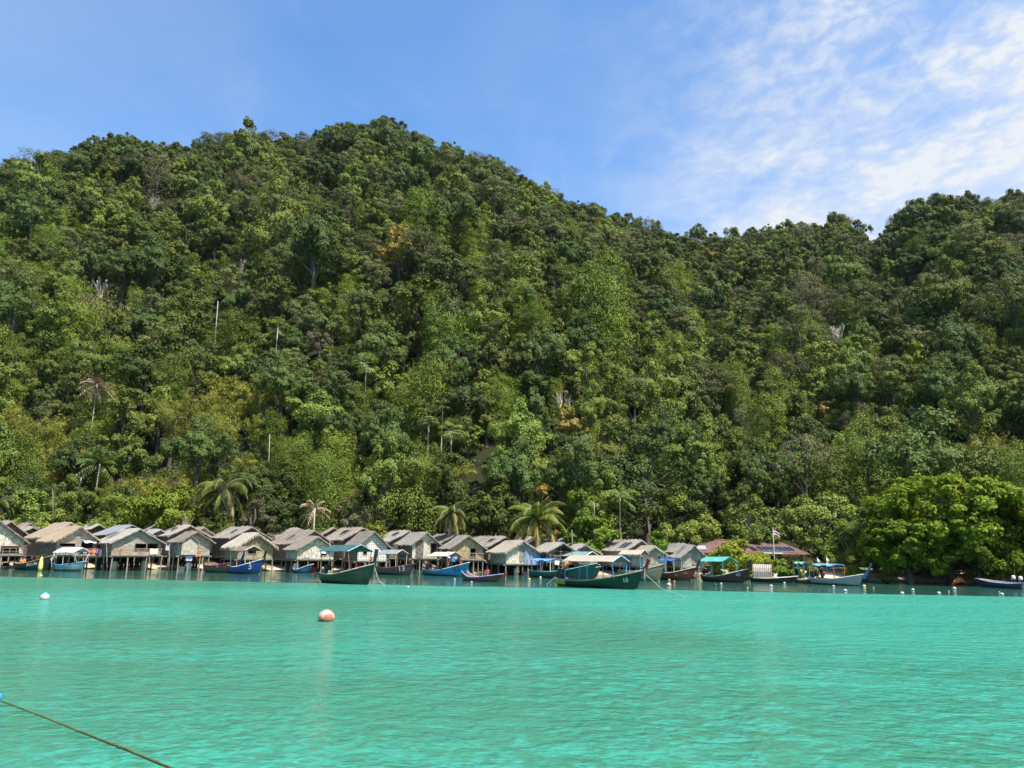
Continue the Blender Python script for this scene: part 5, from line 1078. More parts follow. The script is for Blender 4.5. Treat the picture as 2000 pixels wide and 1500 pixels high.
boat('longtail_boat', 'dark grey boat marked 13 with a low dark canopy', (744, 1121.5), (803, 1124), 1.9, .60, .50, GRYH, rail=bpaint('maroon_rail', (.22, .06, .05)), canopy=('gable', .08, .70, 1.35, 1.8, greyc, CREAM, CREAM), text='13', tx=(.76, .86), cargo=3, engine=False)
boat('longtail_boat', 'pale blue boat with an orange prow pointing left behind the light blue boat', (852, 1120), (828, 1118), 1.3, .55, .65, PALEB, rail=WHITE, prow=bpaint('prow_orange', (.62, .28, .06)), prow_len=1.1, prow_ang=62, engine=False)
boat('longtail_boat', 'light blue boat with beige and grey canopy next to the red and purple boat', (838, 1122.5), (911, 1126.5), 2.0, .45, .85, LB, rail=WHITE, canopy=('gable', .18, .72, 1.35, 2.0, beigec, POR, CREAM), text='45', tx=(.80, .90), textc=bpaint('faded_navy', (.03, .06, .16)), cargo=4)
boat('rowing_boat', 'low brown and red boat with a lilac rail and upturned ends', (910, 1133.5), (975, 1137), 1.1, .30, .35, bpaint('rust_brown', (.13, .055, .035)), rail=bpaint('lilac_rail', (.42, .42, .70)), rise=.45, engine=False, cargo=1, prow=bpaint('prow_rust', (.40, .09, .03)), prow_len=.30, prow_ang=20)
boat('longtail_boat', 'teal boat with a small blue awning behind the dark green boat', (1046, 1127), (1160, 1133), 2.0, .55, .9, TEALH, rail=bpaint('aqua_rail', (.25, .6, .5)), canopy=('flat', .06, .42, 1.15, 1.9, lbluec, WHITE), cargo=3, engine=False)
boat('longtail_boat', 'boat with a long grey-green roof behind the teal boat', (1088, 1124.5), (1168, 1128.5), 2.1, .45, .6, bpaint('hidden_hull_green', (.05, .13, .12)), canopy=('gable', .05, .88, 1.55, 2.2, greyc, CREAM, WHITE), cargo=2, engine=False)
boat('longtail_boat', 'olive grey boat with a mat canopy right behind the red prow', (1216, 1131.5), (1291, 1134.5), 1.9, .75, .75, OLH, rail=bpaint('pale_olive_rail', (.45, .43, .33)), prow=bpaint('prow_grey', (.33, .34, .32)), prow_len=.75, prow_ang=75, canopy=('gable', .05, .62, 1.55, 2.0, beigec, POB, CREAM), cargo=2, engine=False)
boat('longtail_boat', 'dark green boat marked 10 with a red prow and beige canopy', (1100, 1143.5), (1250, 1152.5), 2.0, .44, .88, GB, rail=bpaint('tan_rail', (.48, .36, .20)), inner=bpaint('inner_blue', (.02, .14, .36)), prow=REDP, prow_len=.95, prow_ang=58, pw=.22, canopy=('gable', .15, .80, 1.42, 2.1, beigec, POB, bpaint('batten_pale_blue', (.45, .62, .78))), engine='tank', text='10', tx=(.865, .902), textz=.62, stern=YB, ribbons=('white', 'pink', 'cream', 'white'), cargo=3)
boat('longtail_boat', 'red-brown boat with pale lettering and royal blue tarpaulin cover', (1294, 1132), (1352, 1134.5), 1.8, .65, .60, REDH, rail=CREAM, prow=bpaint('prow_brown', (.10, .05, .04)), prow_len=.80, prow_ang=62, canopy=('flat', .05, .58, 1.25, 1.8, bluec, CREAM), text='Lonoline', tx=(.60, .88), textc=bpaint('faded_yellow', (.55, .45, .18)), cargo=3, engine=False)
boat('longtail_boat', 'dark maroon boat with a bright turquoise canopy', (1380, 1134.5), (1457, 1139), 1.9, .45, .80, MARH, rail=CREAM, prow=bpaint('prow_dark_brown', (.045, .025, .02)), prow_len=.85, prow_ang=72, canopy=('gable', .05, .66, 1.35, 2.1, turqc, turqc), text='45', tx=(.86, .92), cargo=4)
boat('longtail_boat', 'black boat with an arched ribbed cover in front of the hall', (1470, 1136), (1550, 1138.5), 1.8, .35, .25, bpaint('black_low_hull', (.015, .015, .03)), canopy=('arch', .08, .52, 1.25, 1.7, beigec, CREAM, DARK), engine=False, cargo=2)
boat('longtail_boat', 'short brown boat with green sunshade on teal posts', (1557, 1138), (1592, 1139.5), 1.5, .30, .2, bpaint('tan_brown_hull', (.22, .12, .06)), canopy=('flat', .05, .60, 1.55, 1.5, bpaint('sunshade_green', (.12, .38, .28)), bpaint('teal_post', (.10, .36, .38))), engine=False, cargo=2)
boat('longtail_boat', 'grey boat with blue sheet canopy and slim blue prow at the beach', (1593, 1140), (1681, 1144.5), 1.9, .45, .55, GWH, rail=WHITE, prow=bpaint('prow_steel_blue', (.06, .22, .34)), prow_len=1.15, prow_ang=52, canopy=('flat', .10, .60, 1.30, 2.0, lbluec, POR), cargo=4, pw=.06)
boat('longtail_boat', 'long navy blue boat with two outboard motors under the right trees', (1998, 1150.5), (1914, 1146), 1.8, .42, .30, NAVH, rail=WHITE, engine=False, flipbow=True, cargo=1)
def outboard(px, py, z, label):
    S_ = hit(1998, 1150.5); p = Vector((S_.x + px, S_.y + py, z)); r = empty('outboard_motor', p, -.2, label, 'motor'); q = MB(); q.lathe([(.01, .42), (.12, .40), (.17, .28), (.17, .06), (.13, 0), (.01, 0)], n=10); q.build('cowl', WHITE, r, True)
    q = MB(); q.box((0, 0, -.06), (.3, .22, .12)); q.box((.02, 0, -.45), (.12, .08, .75)); q.lathe([(.01, -.06), (.1, -.04), (.12, 0), (.1, .04), (.01, .06)], (-.02, 0, -.85), 8); q.build('leg', BLACKM, r)
outboard(-.62, .15, .72, 'white-topped outboard motor on the navy boat, left one'); outboard(-.14, -.05, .66, 'white-topped outboard motor on the navy boat, right one')
# ------------------------------------------------------------------ buoys, floats and ropes
def buoy_mat(nm, c1, c2, zs, wl=(.10, .07, .05)):
    m, t, b, N, L = newmat(nm); tc = N('ShaderNodeTexCoord'); sp = N('ShaderNodeSeparateXYZ'); L(tc.outputs['Object'], sp.inputs[0])
    n = N('ShaderNodeTexNoise'); n.inputs['Scale'].default_value = 7; n.inputs['Detail'].default_value = 6; L(tc.outputs['Object'], n.inputs[0])
    ad = N('ShaderNodeMath'); ad.operation = 'MULTIPLY_ADD'; ad.inputs[1].default_value = zs * 1.6; L(n.outputs['Fac'], ad.inputs[0]); L(sp.outputs['Z'], ad.inputs[2])
    r = N('ShaderNodeValToRGB'); L(ad.outputs[0], r.inputs[0]); e = r.color_ramp.elements; e[0].position = zs * .78; e[0].color = (*wl, 1); e[1].position = zs * 1.05; e[1].color = (*c2, 1)
    n2 = N('ShaderNodeTexNoise'); n2.inputs['Scale'].default_value = 2.2; n2.inputs['Detail'].default_value = 5; L(tc.outputs['Object'], n2.inputs[0]); r2 = N('ShaderNodeValToRGB'); r2.color_ramp.elements[0].position = .48; r2.color_ramp.elements[1].position = .56; L(n2.outputs['Fac'], r2.inputs[0])
    up = N('ShaderNodeMath'); up.operation = 'GREATER_THAN'; up.inputs[1].default_value = zs * .98; L(ad.outputs[0], up.inputs[0]); mm = N('ShaderNodeMath'); mm.operation = 'MULTIPLY'; L(up.outputs[0], mm.inputs[0]); L(r2.outputs[0], mm.inputs[1])
    mx = N('ShaderNodeMix'); mx.data_type = 'RGBA'; L(mm.outputs[0], mx.inputs[0]); L(r.outputs[0], mx.inputs[6]); mx.inputs[7].default_value = (*c1, 1); L(mx.outputs[2], b.inputs['Base Color']); b.inputs['Roughness'].default_value = .6; return m
def buoy(px, py, wpx, label, mat, cap=None, group='mooring floats near the shore', squash=1.0, nm='buoy'):
    p = hit(px, py); R = wpx / 2 * p.y / F; n = 12; prof = [(max(.002, R * math.sin(math.pi * i / n)), -R * .92 * math.cos(math.pi * i / n) * squash + R * .42 * squash) for i in range(n + 1)]
    r = empty(nm, p, 0, label, 'buoy', group); q = MB(); q.lathe(prof, n=18); q.build('float', mat, r, True)
    q = MB()
    if cap: q.lathe([(R * .95, R * .62 * squash), (R * .8, R * 1.0 * squash), (R * .35, R * 1.32 * squash), (R * .12, R * 1.55 * squash), (.002, R * 1.62 * squash)], n=16); q.build('cap', cap, r, True)
    else: q.lathe([(R * .16, R * 1.28 * squash), (R * .16, R * 1.40 * squash), (.002, R * 1.42 * squash)], n=8); q.tube([(0, 0, -R * .4), (.05, .05, -.6)], .02, 5); q.build('eye', cloth('brown'), r)
    return r
ORB = buoy_mat('buoy_faded_orange', (.50, .13, .07), (.50, .34, .27), .34, (.12, .05, .03)); WB = paint('float_white', (.42, .42, .39), .6, .25, 9, (.4, .38, .3)); OB = paint('float_orange', (.70, .30, .12), .6, .2); KB = paint('float_dark', (.03, .06, .06), .6, .2); YF = paint('float_yellow', (.75, .62, .22), .6, .3); BB = paint('float_blue', (.03, .26, .62), .4, .15)
buoy(637, 1213, 31, 'large round faded orange and white mooring buoy', ORB, group=None)
buoy(87, 1171, 17, 'blue-topped white float on the left open water', WB, cap=paint('cap_blue', (.10, .42, .66), .5, .2), group=None)
buoy(-4, 1366, 13, 'bright blue float cut by the left picture edge, holding the mossy rope', BB, group=None, squash=1.3)
for px, py, w, m, lb in ((1306.5, 1144, 9, WB, 'white float in front of the red-brown boat, biggest there'), (1307, 1134, 5, OB, 'small orange float just behind the white one by the red-brown boat'), (1317, 1136, 3.5, OB, 'tiny orange float right of the red-brown boat floats'),
                         (1397, 1144, 6.5, KB, 'dark float below the stern of the maroon boat'), (1408.5, 1141, 4.5, WB, 'white bottle float hanging under the maroon boat'), (1506, 1146, 6.5, WB, 'round white float below the arched cover boat'),
                         (1460, 1149, 3.5, WB, 'tiny white float left of the round white float under the arched boat'), (1532, 1139.5, 4.5, WB, 'white bottle float below the black boat bow'), (1628, 1146, 5, WB, 'small bluish white float below the grey boat'),
                         (1651, 1155, 7, WB, 'dark-bottomed white float farthest out below the grey boat'), (1688, 1146, 6, YF, 'yellowish float at the bow of the grey boat'), (1706, 1148, 3, OB, 'tiny orange float right of the grey boat'), (1783, 1153, 6, WB, 'white float below the sea almond trunk'),
                         (1762, 1160, 7, WB, 'flat white float farthest out below the sea almond trunk'), (1834, 1160, 7, WB, 'white float farthest out left of the orange tarpaulin'), (1864, 1151, 7, WB, 'white float straight below the orange tarpaulin'), (1853, 1155, 3, WB, 'tiny white float just left of the float under the orange tarpaulin'),
                         (1957, 1162, 7, WB, 'white float below the navy boat'), (1952, 1157, 3, WB, 'tiny white float beside the float below the navy boat'), (769, 1135, 5, KB, 'dark float below the dark grey boat marked 13'), (797, 1148, 5, WB, 'lone white bottle float on the ripple line right of the big green boat'),
                         (80, 1125.5, 5, YF, 'yellow float in front of the black hulled boat'), (1034, 1132, 4.5, YF, 'yellow float left of the teal boat'), (1055.5, 1129, 5, WB, 'white float at the stern of the teal boat'), (921, 1137.5, 4, WB, 'small white float under the low brown and red boat'),
                         (888, 1132, 4, WB, 'small pale float below the light blue boat'), (1091, 1140, 5.5, YF, 'yellow float tied at the stern of the dark green boat'), (610, 1124, 4, KB, 'dark float below the small blue dinghy')):
    buoy(px, py, w, lb, m, squash=.9)
def rope(name, pts, rad, label, mat=ROPE, n=5, jit=0.0, cat='rope'):
    q = MB(); rr = random.Random(label); p0 = Vector(pts[0]); P = [Vector(p) - p0 for p in pts]; Q = []
    for a_, b_ in zip(P[:-1], P[1:]):
        for k in range(8): Q.append(a_.lerp(b_, k / 8) + Vector((rr.uniform(-jit, jit), rr.uniform(-jit, jit), rr.uniform(-jit, jit) * .6)))
    Q.append(P[-1]); q.tube(Q, [rad * rr.uniform(.75, 1.3) if jit else rad for _ in Q], n); o = q.build(name, mat, None, True); o.location = p0; return tag(o, label, cat)
MOSS = fibre('mossy_rope', (.05, .045, .012), (.20, .15, .05), (.09, .09, .03), (30, 30, 30), 0, 'Z', .8)
a_ = hit(2, 1369, .006); b_ = hit(150, 1427, .008); c_ = hit(250, 1467, .008); d_ = hit(336, 1502, .01); e_ = hit(520, 1582, .01)
def twisted(pts, rad, label):
    rr = random.Random(4); P = [Vector(p) - Vector(pts[0]) for p in pts]; path = []
    for p, q in zip(P[:-1], P[1:]):
        n_ = int((q - p).length / .022)
        for k in range(n_): path.append(p.lerp(q, k / n_))
    q_ = MB(); side = Vector((0, 0, 1)); wob = [0.0, 0.0]; cen = []
    for p in path: wob = [w * .97 + rr.uniform(-.0022, .0022) for w in wob]; cen.append(p + Vector((wob[0], wob[1], wob[1] * .5)))
    for st in range(3):
        pts_ = []
        for k, c in enumerate(cen):
            t = (cen[min(k + 1, len(cen) - 1)] - cen[max(k - 1, 0)]).normalized(); u = t.cross(side).normalized(); w = t.cross(u); a = k * .50 + st * 2.094
            pts_.append(c + (u * math.cos(a) + w * math.sin(a)) * rad * .55)
        q_.tube(pts_, [rad * .62] * len(pts_), 6)
    for k in range(420):      # weed tufts
        c = cen[min(len(cen) - 1, int(len(cen) * (rr.random() ** 1.0)))]; l = rr.uniform(.012, .035) * (2 if rr.random() < .15 else 1); d = Vector((rr.uniform(-1, 1), rr.uniform(-1, 1), rr.uniform(-.8, .4))).normalized() * l; e = Vector((rr.uniform(-1, 1), rr.uniform(-1, 1), 0)) * .006
        q_.add([c - e, c + e, c + d], [(0, 1, 2)])
    o = q_.build('mooring_rope', MOSS, None, True); o.location = pts[0]; tag(o, label, 'rope')
twisted([a_, a_.lerp(b_, .5) + Vector((0, .03, 0)), b_, b_.lerp(c_, .5), c_, d_, e_], .0145, 'frayed mossy brown mooring rope crossing the lower left corner')
def bow_rope(lb, target, label, sag=.0):
    r, x, z, an = BOATS[lb]; p = r.location + Vector((x * math.cos(an), x * math.sin(an), z - .1)); t = hit(*target); m = p.lerp(t, .45); m.z *= .45
    rope('bow_rope', [p, m, t], .013, label)
bow_rope('dark green boat marked 10 with a red prow and beige canopy', (1340, 1166), 'thin bow rope of the dark green boat slanting right into the water')
bow_rope('big olive green boat with teal canopy, orange posts and tall black prow', (752, 1144), 'thin bow rope of the big olive green boat')
# ------------------------------------------------------------------ flags, signs, laundry, clutter
def flagpole():
    b_ = at(1531, 1102, 80); t_ = at(1513.5, 1030, 80); b_ = at(1513, 1100, 80); h = t_.z - b_.z; r = empty('flagpole', b_, 0, 'tall white flagpole in front of the hall with a small striped flag', 'flagpole')
    q = MB(); q.tube([(0, 0, 0), (0, 0, h)], .045, 8); q.build('pole', WHITE, r)
    q = MB(); hs = [(0, 'red'), (1, 'white'), (2, 'navy'), (3, 'navy'), (4, 'white'), (5, 'red')]; W_ = .62; H_ = .5; P = []
    for i in range(7):
        for j in range(7): s = i / 6; P.append((.05 + W_ * s, .05 * math.sin(s * 5), h - .25 - H_ * j / 6 - .32 * s * s))
    for i in range(6):
        for k, cn in hs: q.f.append((i * 7 + k, (i + 1) * 7 + k, (i + 1) * 7 + k + 1, i * 7 + k + 1)); q.m.append({'red': 0, 'white': 1, 'navy': 2}[cn])
    q.v = P; q.build('flag', [cloth('red'), cloth('white'), cloth('navy')], r)
flagpole()
def small_flag(px, y0, y1, Y, cols, label):
    b_ = at(px, y1, Y); h = at(px, y0, Y).z - b_.z; r = empty('flag_stick', b_, 0, label, 'flag'); q = MB(); q.tube([(0, 0, 0), (.02, 0, h)], .022, 5); q.build('pole', POLE, r)
    for k, cn in enumerate(cols):
        q = MB(); z = h - .03 - .42 * k; P = [(0.02, 0, z), (.02, 0, z - .42), (.30, .03, z - .55), (.34, .02, z - .40), (.14, .02, z - .2)]; q.slab(P, (0, .012, 0)); q.build('flag', cloth(cn), r)
small_flag(1597, 1087, 1118, 79, ['white'], 'small white flag on a stick, left of two'); small_flag(1615, 1085, 1118, 79, ['white', 'yellow'], 'small flag on a stick with a yellow pennant, right of two')
def board(px, py, Y, w, h, label, mat, legs=.6, nm='sign_board'):
    p = at(px, py, Y); r = empty(nm, (p.x, p.y, p.z), -.15, label, 'sign'); q = MB(); q.box((0, 0, 0), (w, .04, h)); q.build('panel', mat, r)
    g0 = gz(p.x, p.y) - p.z
    for s in (-1, 1): q = MB(); q.box((s * w * .4, .05, (g0 - h / 2) / 2 + h / 4), (.05, .05, -g0 + h / 2)); q.build('leg', POLE, r)
board(1693, 1095, 80, .62, .34, 'small pale sign board among the beach bushes', WHITE); board(1713, 1107, 79, .6, .3, 'small white board just left of the great sea almond', WHITE)
board(1495, 1094, 79, .7, .5, 'tilted white board between the yellow-green bush and the flagpole', WHITE)
def tarp(px, py, Y, w, h, cn, label, seed=1, nm='tarpaulin'):
    p = at(px, py, Y); g0 = gz(p.x, p.y); rr = random.Random(seed); q = MB(); P = []; nx, ny = 9, 6
    for i in range(nx + 1):
        for j in range(ny + 1):
            s, t = i / nx, j / ny; z = h * max(0, math.sin(math.pi * s)) ** .7 * (1 - abs(t - .5) * 1.3) * (.6 + .5 * s) + rr.uniform(-.04, .04); P.append(((s - .5) * w, (t - .5) * w * .6, max(.01, z)))
    q.add(P, [(i * (ny + 1) + j, (i + 1) * (ny + 1) + j, (i + 1) * (ny + 1) + j + 1, i * (ny + 1) + j + 1) for i in range(nx) for j in range(ny)]); o = q.build(nm, cloth(cn)); o.location = (p.x, p.y, max(g0, .02)); tag(o, label, 'tarpaulin'); return o
tarp(1872, 1130, 75, 1.25, .85, 'orange', 'crumpled orange tarpaulin on the beach under the great sea almond', 3); tarp(1931, 1135, 74.5, .7, .45, 'red', 'small red tarpaulin on the beach behind the navy boat', 4)
def gear(px, py, z0, kind, cn, label, s=1.0, Y=None):
    """barrel, crate, jar, basin resting at a place"""
    p = hit(px, py, z0) if Y is None else at(px, py, Y); q = MB(); nm = kind
    if Y is not None: p.z = z0
    r = empty(kind, p, random.Random(label).uniform(0, 1.5), label, kind)
    if kind == 'barrel': q.lathe([(.01, 0), (.26 * s, 0), (.28 * s, .02), (.28 * s, .28 * s), (.295 * s, .30 * s), (.28 * s, .32 * s), (.28 * s, .72 * s), (.2 * s, .80 * s), (.01, .80 * s)], n=14); q.build('body', cloth(cn), r, True); q = MB(); q.lathe([(.11 * s, .80 * s), (.11 * s, .85 * s), (.01, .86 * s)], n=10); q.build('lid', BLACKM, r)
    elif kind == 'crate':
        for k in range(4): q.box((0, -.2 * s, .05 + .09 * k), (.5 * s, .02, .06)); q.box((0, .2 * s, .05 + .09 * k), (.5 * s, .02, .06)); q.box((-.25 * s, 0, .05 + .09 * k), (.02, .4 * s, .06)); q.box((.25 * s, 0, .05 + .09 * k), (.02, .4 * s, .06))
        q.build('side', cloth(cn), r); q = MB(); q.box((0, 0, .01), (.5 * s, .4 * s, .02)); q.build('bottom', cloth(cn), r)
    elif kind == 'basin': q.lathe([(.01, 0), (.16 * s, 0), (.26 * s, .2 * s), (.28 * s, .21 * s), (.26 * s, .17 * s), (.15 * s, .03), (.01, .03)], n=14); q.build('bowl', cloth(cn), r, True); q = MB(); q.lathe([(.275 * s, .20 * s), (.295 * s, .21 * s), (.275 * s, .225 * s)], n=14); q.build('rim', cloth(cn), r)
    return r
def under(key, fx, fy, z=None):
    h = HUTS[key]; c, s_ = math.cos(h['psi']), math.sin(h['psi']); x, y = fx * h['hw'], fy * h['L']; return (h['X'] + x * c - y * s_, h['Y'] + x * s_ + y * c)
DESC = {'f1': 'the leftmost hut', 'f2': 'the golden thatched hut', 'f3': 'the wide grey plank hut', 'f4': 'the plank hut with a porch', 'f5': 'the shaggy thatched hut', 'f6': 'the small palm-walled hut', 'f7': 'the lattice-walled hut', 'f8': 'the tall pale palm hut', 'f9': 'the yellow-panelled palm hut', 'f10': 'the blue tarpaulin hut', 'f11': 'the open-fronted hut', 'f12': 'the low rounded palm hut', 'f13': 'the round-fronted shaggy hut', 'f14': 'the rightmost front hut'}
def laundry(key, items):
    h = HUTS[key]; r = h['root']; c, s_ = math.cos(h['psi']), math.sin(h['psi'])
    for fx, cn, w, hh, zo, yo in items:
        x = fx * h['hw']; y = h['yf'] - .04 + yo; q = MB(); P = []; rr = random.Random(key + cn + str(fx))
        for i in range(6):
            for j in range(6): P.append((w * (i / 5 - .5) * (1 - .10 * (j / 5) * rr.random()), .03 * math.sin(i * 1.8 + j * .7), -hh * j / 5 + rr.uniform(-.015, .015)))
        q.add(P, [(i * 6 + j, i * 6 + j + 1, (i + 1) * 6 + j + 1, (i + 1) * 6 + j) for i in range(5) for j in range(5)]); q.add([(a, b + .012, c_) for a, b, c_ in P], [(i * 6 + j, (i + 1) * 6 + j, (i + 1) * 6 + j + 1, i * 6 + j + 1) for i in range(5) for j in range(5)])
        o = q.build('hanging_cloth', cloth(cn)); o.location = (h['X'] + x * c - y * s_, h['Y'] + x * s_ + y * c, h['zf'] + zo); o.rotation_euler = (0, 0, h['psi']); side = 'left' if fx < -.3 else 'right' if fx > .3 else 'middle'
        tag(o, '%s cloth hanging at the %s of %s' % (cn, side, DESC[key]), 'cloth', 'laundry hung out on the huts')
laundry('f2', [(.30, 'pink', .35, .4, .55, -.05), (.55, 'red', .3, .32, .52, -.05), (.75, 'orange', .3, .3, .52, -.05), (.95, 'purple', .25, .42, .55, -.05), (1.08, 'white', .25, .7, .55, -.05)])
laundry('f3', [(.62, 'cream', .75, .5, .60, -.06), (1.2, 'lilac', .3, .45, .9, .1), (-.75, 'brown', .6, .3, .5, -.06)])
laundry('f4', [(-.35, 'lilac', .6, .45, -.1, .0), (.3, 'orange', .3, .2, .08, -.05), (.08, 'pink', .2, .3, .1, -.05)])
laundry('f6', [(.40, 'white', .5, .42, .95, -.02), (.70, 'blue', .25, .35, .9, -.02)])
laundry('f9', [(-1.25, 'white', .35, .6, .7, -.2), (-1.05, 'navy', .3, .65, .55, -.2), (-.85, 'lilac', .3, .6, .65, -.2), (-.62, 'black', .25, .7, .5, -.2), (-.95, 'blue', .35, .4, .15, -.22)])
laundry('f11', [(-.5, 'white', .5, .5, .15, -.1), (-.0, 'orange', .42, .38, .12, -.1), (.4, 'cream', .45, .4, .12, -.1), (.78, 'red', .38, .4, .12, -.1)])
laundry('f7', [(-1.1, 'yellow', .25, .5, 1.5, -.1), (-.05, 'brown', .22, .3, .35, .0)])
SHADEW = fibre('shade_dark_boards', (.035, .025, .02), (.09, .068, .05), (.05, .04, .03), (6, 6, 4), 5.5, 'Z', .5, .5)  # near-black tone paints in the shade beneath the floors
# barrels, crates and basins on the mud under the huts
rk = random.Random(9)
for key in ('f1', 'f2', 'f3', 'f4', 'f5', 'f6', 'f7', 'f8', 'f9', 'f10', 'f11', 'f13', 'f14'):
    used_ = set()
    for k in range(3):
        fx = (-.6, .05, .65)[k] + rk.uniform(-.12, .12); kind = rk.choice(['barrel', 'crate', 'basin']); cn = rk.choice(['white', 'red', 'cream', 'orange', 'brown', 'white', 'cream', 'black'])
        x, y = under(key, fx, .45 + rk.uniform(-.1, .1)); z = max(gz(x, y), .0)
        gear(0, 0, z, kind, cn, '%s %s standing under the %s of %s' % (cn, kind, ('left', 'middle', 'right')[k], DESC[key]), rk.uniform(.8, 1.1)).location = (x, y, z)
    # dark board screen added to deepen the shade under the hut
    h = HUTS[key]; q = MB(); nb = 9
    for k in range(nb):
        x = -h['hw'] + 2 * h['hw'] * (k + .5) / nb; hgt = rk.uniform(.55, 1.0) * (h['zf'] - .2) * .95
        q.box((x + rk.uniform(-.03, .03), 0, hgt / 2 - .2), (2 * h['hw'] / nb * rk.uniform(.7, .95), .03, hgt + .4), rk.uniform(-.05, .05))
    x, y = under(key, 0, .93); o = q.build('shade_boards', SHADEW); o.location = (x, y, gz(x, y)); o.rotation_euler = (0, 0, h['psi']); tag(o, 'dark boards added for shade at the back underneath %s' % DESC[key], 'fence', 'added shade boards under the huts')
# hanging yellow float net and the bamboo rack beside the hall
def hang():
    p = at(82, 1086, 70.2); q = MB(); q.lathe([(.02, 0), (.10, -.2), (.17, -.6), (.20, -1.0), (.13, -1.25), (.02, -1.35)], n=12); o = q.build('net_bag', cloth('yellow'), None, True); o.location = p; tag(o, 'yellow net bag hanging from the deck above the black hulled boat', 'bag')
hang()
for k, (px, Y, ln, lb) in enumerate(((1389, 79, 3.0, 'leaning bamboo pole rack right of the rightmost front hut'), (1446, 79, 2.2, 'bamboo trestle behind the bow of the maroon boat'))):
    p = at(px, 1108, Y); b0 = gz(p.x, Y); r = empty('bamboo_rack', (p.x, Y, b0), .2, lb, 'rack')
    for s in (-1, 1):
        for t in (-1, 1): q = MB(); q.tube([(s * ln * .3 + t * .25, 0, 0), (s * ln * .3, 0, 1.5)], .035, 5); q.build('leg', POLE, r)
    q = MB(); q.tube([(-ln * .4, 0, 1.45), (ln * .4, 0, 1.5)], .035, 5); q.build('rail', POLE, r)
# thin upright poles in the shallows and above roofs
for px, y0, y1, Y, lb in ((644, 1058, 1098, 74, 'tall white pole beside the small palm-walled hut'), (100, 1090, 1113, 70.5, 'thick pale post standing in the water by the black hulled boat'), (208, 1062, 1116, 71, 'leaning pale pole between the golden thatched and wide plank huts'), (330, 1064, 1117, 71, 'thin pole left of the plank hut with a porch'), (1117, 1035, 1100, 77, 'tall thin mast in front of the open-fronted hut'), (672, 1072, 1096, 75, 'short pole frame between the small palm hut and the lattice hut'), (1149, 1054, 1068, 84, 'small white pole on the roof line right of the vivid green trees')):
    pole_thing(px, y0, y1, Y, .045, lb, 'wooden_pole', cat='pole', mat=POLE)

# ------------------------------------------------------------------ people
SKIN = paint('skin', (.22, .11, .07), .6, .1); HAIR = paint('black_hair', (.012, .01, .01), .6, .1)
def person(loc, rz, joints, shirt, label, s=1.0):
    """joints: name -> (x, y, z) in metres, z up, facing +x"""
    r = empty('person', loc, rz, label, 'person')
    J = dict(joints); names = list(J); E = [('pelvis', 'chest'), ('chest', 'neck'), ('neck', 'head'), ('head', 'crown'), ('chest', 'lsh'), ('lsh', 'lel'), ('lel', 'lwr'), ('lwr', 'lhd'), ('chest', 'rsh'), ('rsh', 'rel'), ('rel', 'rwr'), ('rwr', 'rhd'), ('pelvis', 'lhp'), ('lhp', 'lkn'), ('lkn', 'lan'), ('lan', 'lto'), ('pelvis', 'rhp'), ('rhp', 'rkn'), ('rkn', 'ran'), ('ran', 'rto')]
    rad = dict(pelvis=.14, chest=.15, neck=.055, head=.10, crown=.075, lsh=.07, rsh=.07, lel=.045, rel=.045, lwr=.03, rwr=.03, lhd=.035, rhd=.035, lhp=.095, rhp=.095, lkn=.06, rkn=.06, lan=.04, ran=.04, lto=.035, rto=.035)
    def skin(nm, keys, mat, k=1.0):
        idx = {n_: i for i, n_ in enumerate(keys)}; me = bpy.data.meshes.new(nm); me.from_pydata([tuple(c * s for c in J[n_]) for n_ in keys], [(idx[a], idx[b]) for a, b in E if a in idx and b in idx], []); me.materials.append(mat)
        o = link(nm, me, r); o.modifiers.new('skin', 'SKIN'); 
        for i, n_ in enumerate(keys): me.skin_vertices[0].data[i].radius = (rad[n_] * s * k, rad[n_] * s * k)
        me.skin_vertices[0].data[0].use_root = True; sb = o.modifiers.new('sub', 'SUBSURF'); sb.levels = 2; sb.render_levels = 2; return o
    skin('body', names, SKIN); skin('shirt', ['pelvis', 'chest', 'lsh', 'lel', 'rsh', 'rel'], shirt, 1.12); skin('shorts', ['pelvis', 'lhp', 'lkn', 'rhp', 'rkn'], cloth('navy'), 1.13)
    q = MB(); hx, hy, hz = [c * s for c in J['head']]; q.lathe([(.118 * s, -.02), (.125 * s, .04 * s), (.10 * s, .11 * s), (.05 * s, .145 * s), (.003, .15 * s)], (hx - .018 * s, hy, hz), 12); q.build('hair', HAIR, r, True)
    q = MB(); q.add([(hx + .10 * s, hy - .015, hz - .01), (hx + .10 * s, hy + .015, hz - .01), (hx + .135 * s, hy, hz - .02), (hx + .10 * s, hy, hz + .03)], [(0, 1, 2), (1, 3, 2), (3, 0, 2)]); q.build('nose', SKIN, r)
    return r
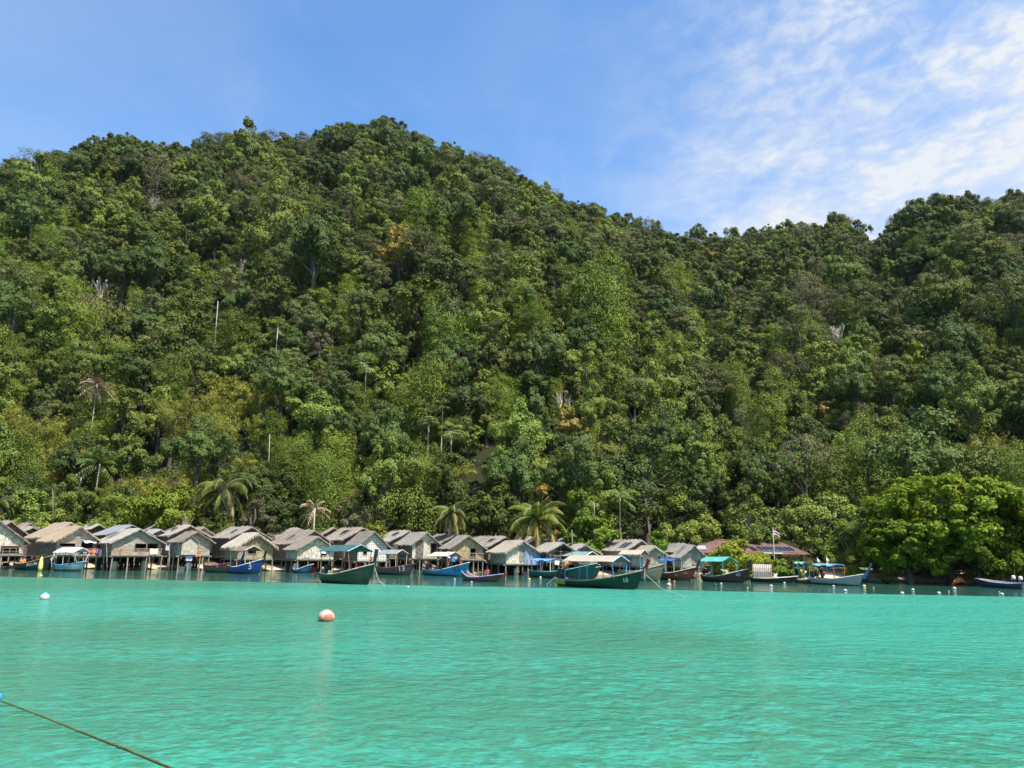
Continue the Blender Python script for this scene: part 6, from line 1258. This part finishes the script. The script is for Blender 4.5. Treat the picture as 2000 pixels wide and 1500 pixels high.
SIT = dict(pelvis=(0, 0, .12), chest=(.03, 0, .47), neck=(.05, 0, .62), head=(.07, 0, .74), crown=(.07, 0, .82), lsh=(.03, .17, .52), lel=(.12, .22, .30), lwr=(.30, .16, .24), lhd=(.38, .13, .25), rsh=(.03, -.17, .52), rel=(.12, -.22, .30), rwr=(.30, -.16, .24), rhd=(.38, -.13, .25), lhp=(.06, .10, .10), lkn=(.42, .14, .22), lan=(.48, .12, -.15), lto=(.60, .12, -.20), rhp=(.06, -.10, .10), rkn=(.42, -.14, .22), ran=(.48, -.12, -.15), rto=(.60, -.12, -.20))
STAND = dict(pelvis=(0, 0, .90), chest=(.16, 0, 1.22), neck=(.25, 0, 1.36), head=(.31, 0, 1.47), crown=(.33, 0, 1.55), lsh=(.16, .18, 1.27), lel=(.30, .22, 1.02), lwr=(.48, .16, .86), lhd=(.55, .14, .80), rsh=(.16, -.18, 1.27), rel=(.28, -.22, 1.0), rwr=(.44, -.16, .82), rhd=(.50, -.14, .76), lhp=(0, .10, .86), lkn=(.08, .12, .47), lan=(0, .13, .07), lto=(.14, .14, .04), rhp=(0, -.10, .86), rkn=(.02, -.12, .47), ran=(-.08, -.13, .07), rto=(.06, -.14, .04))
def on_boat(lb, fx, z):
    r, x, zz, an = BOATS[lb]; return (r.location.x + x * fx * math.cos(an), r.location.y + x * fx * math.sin(an), z)
person(on_boat('black hulled boat with pale lettering under the leftmost huts', -.62, .42), -1.2, SIT, cloth('orange'), 'person in an orange shirt sitting in the black hulled boat', .95)
person(on_boat('grey boat with blue sheet canopy and slim blue prow at the beach', -.55, .02), 2.4, STAND, cloth('black'), 'person in dark clothes bending forward at the stern of the grey boat', .95)
pr_ = hit(950, 1127, .0); person((pr_.x, 76.5, max(.05, gz(pr_.x, 76.5))), -1.8, SIT, cloth('red'), 'person in a red shirt sitting on the sand behind the low brown and red boat', .95)

# ------------------------------------------------------------------ haze: thin sea air round everything
hz = MB(); hz.box((0, 200, 148), (2400, 1500, 306)); hm = bpy.data.materials.new('sea_haze'); hm.use_nodes = True; ht = hm.node_tree; ht.nodes.clear()
ho = ht.nodes.new('ShaderNodeOutputMaterial'); hv_ = ht.nodes.new('ShaderNodeVolumePrincipled'); hv_.inputs['Color'].default_value = (.80, .88, 1.0, 1); hv_.inputs['Density'].default_value = .000028; hv_.inputs['Anisotropy'].default_value = .2
ht.links.new(hv_.outputs[0], ho.inputs['Volume']); hzo = hz.build('haze', hm); tag(hzo, kind='stuff')
SC.cycles.volume_bounces = 0
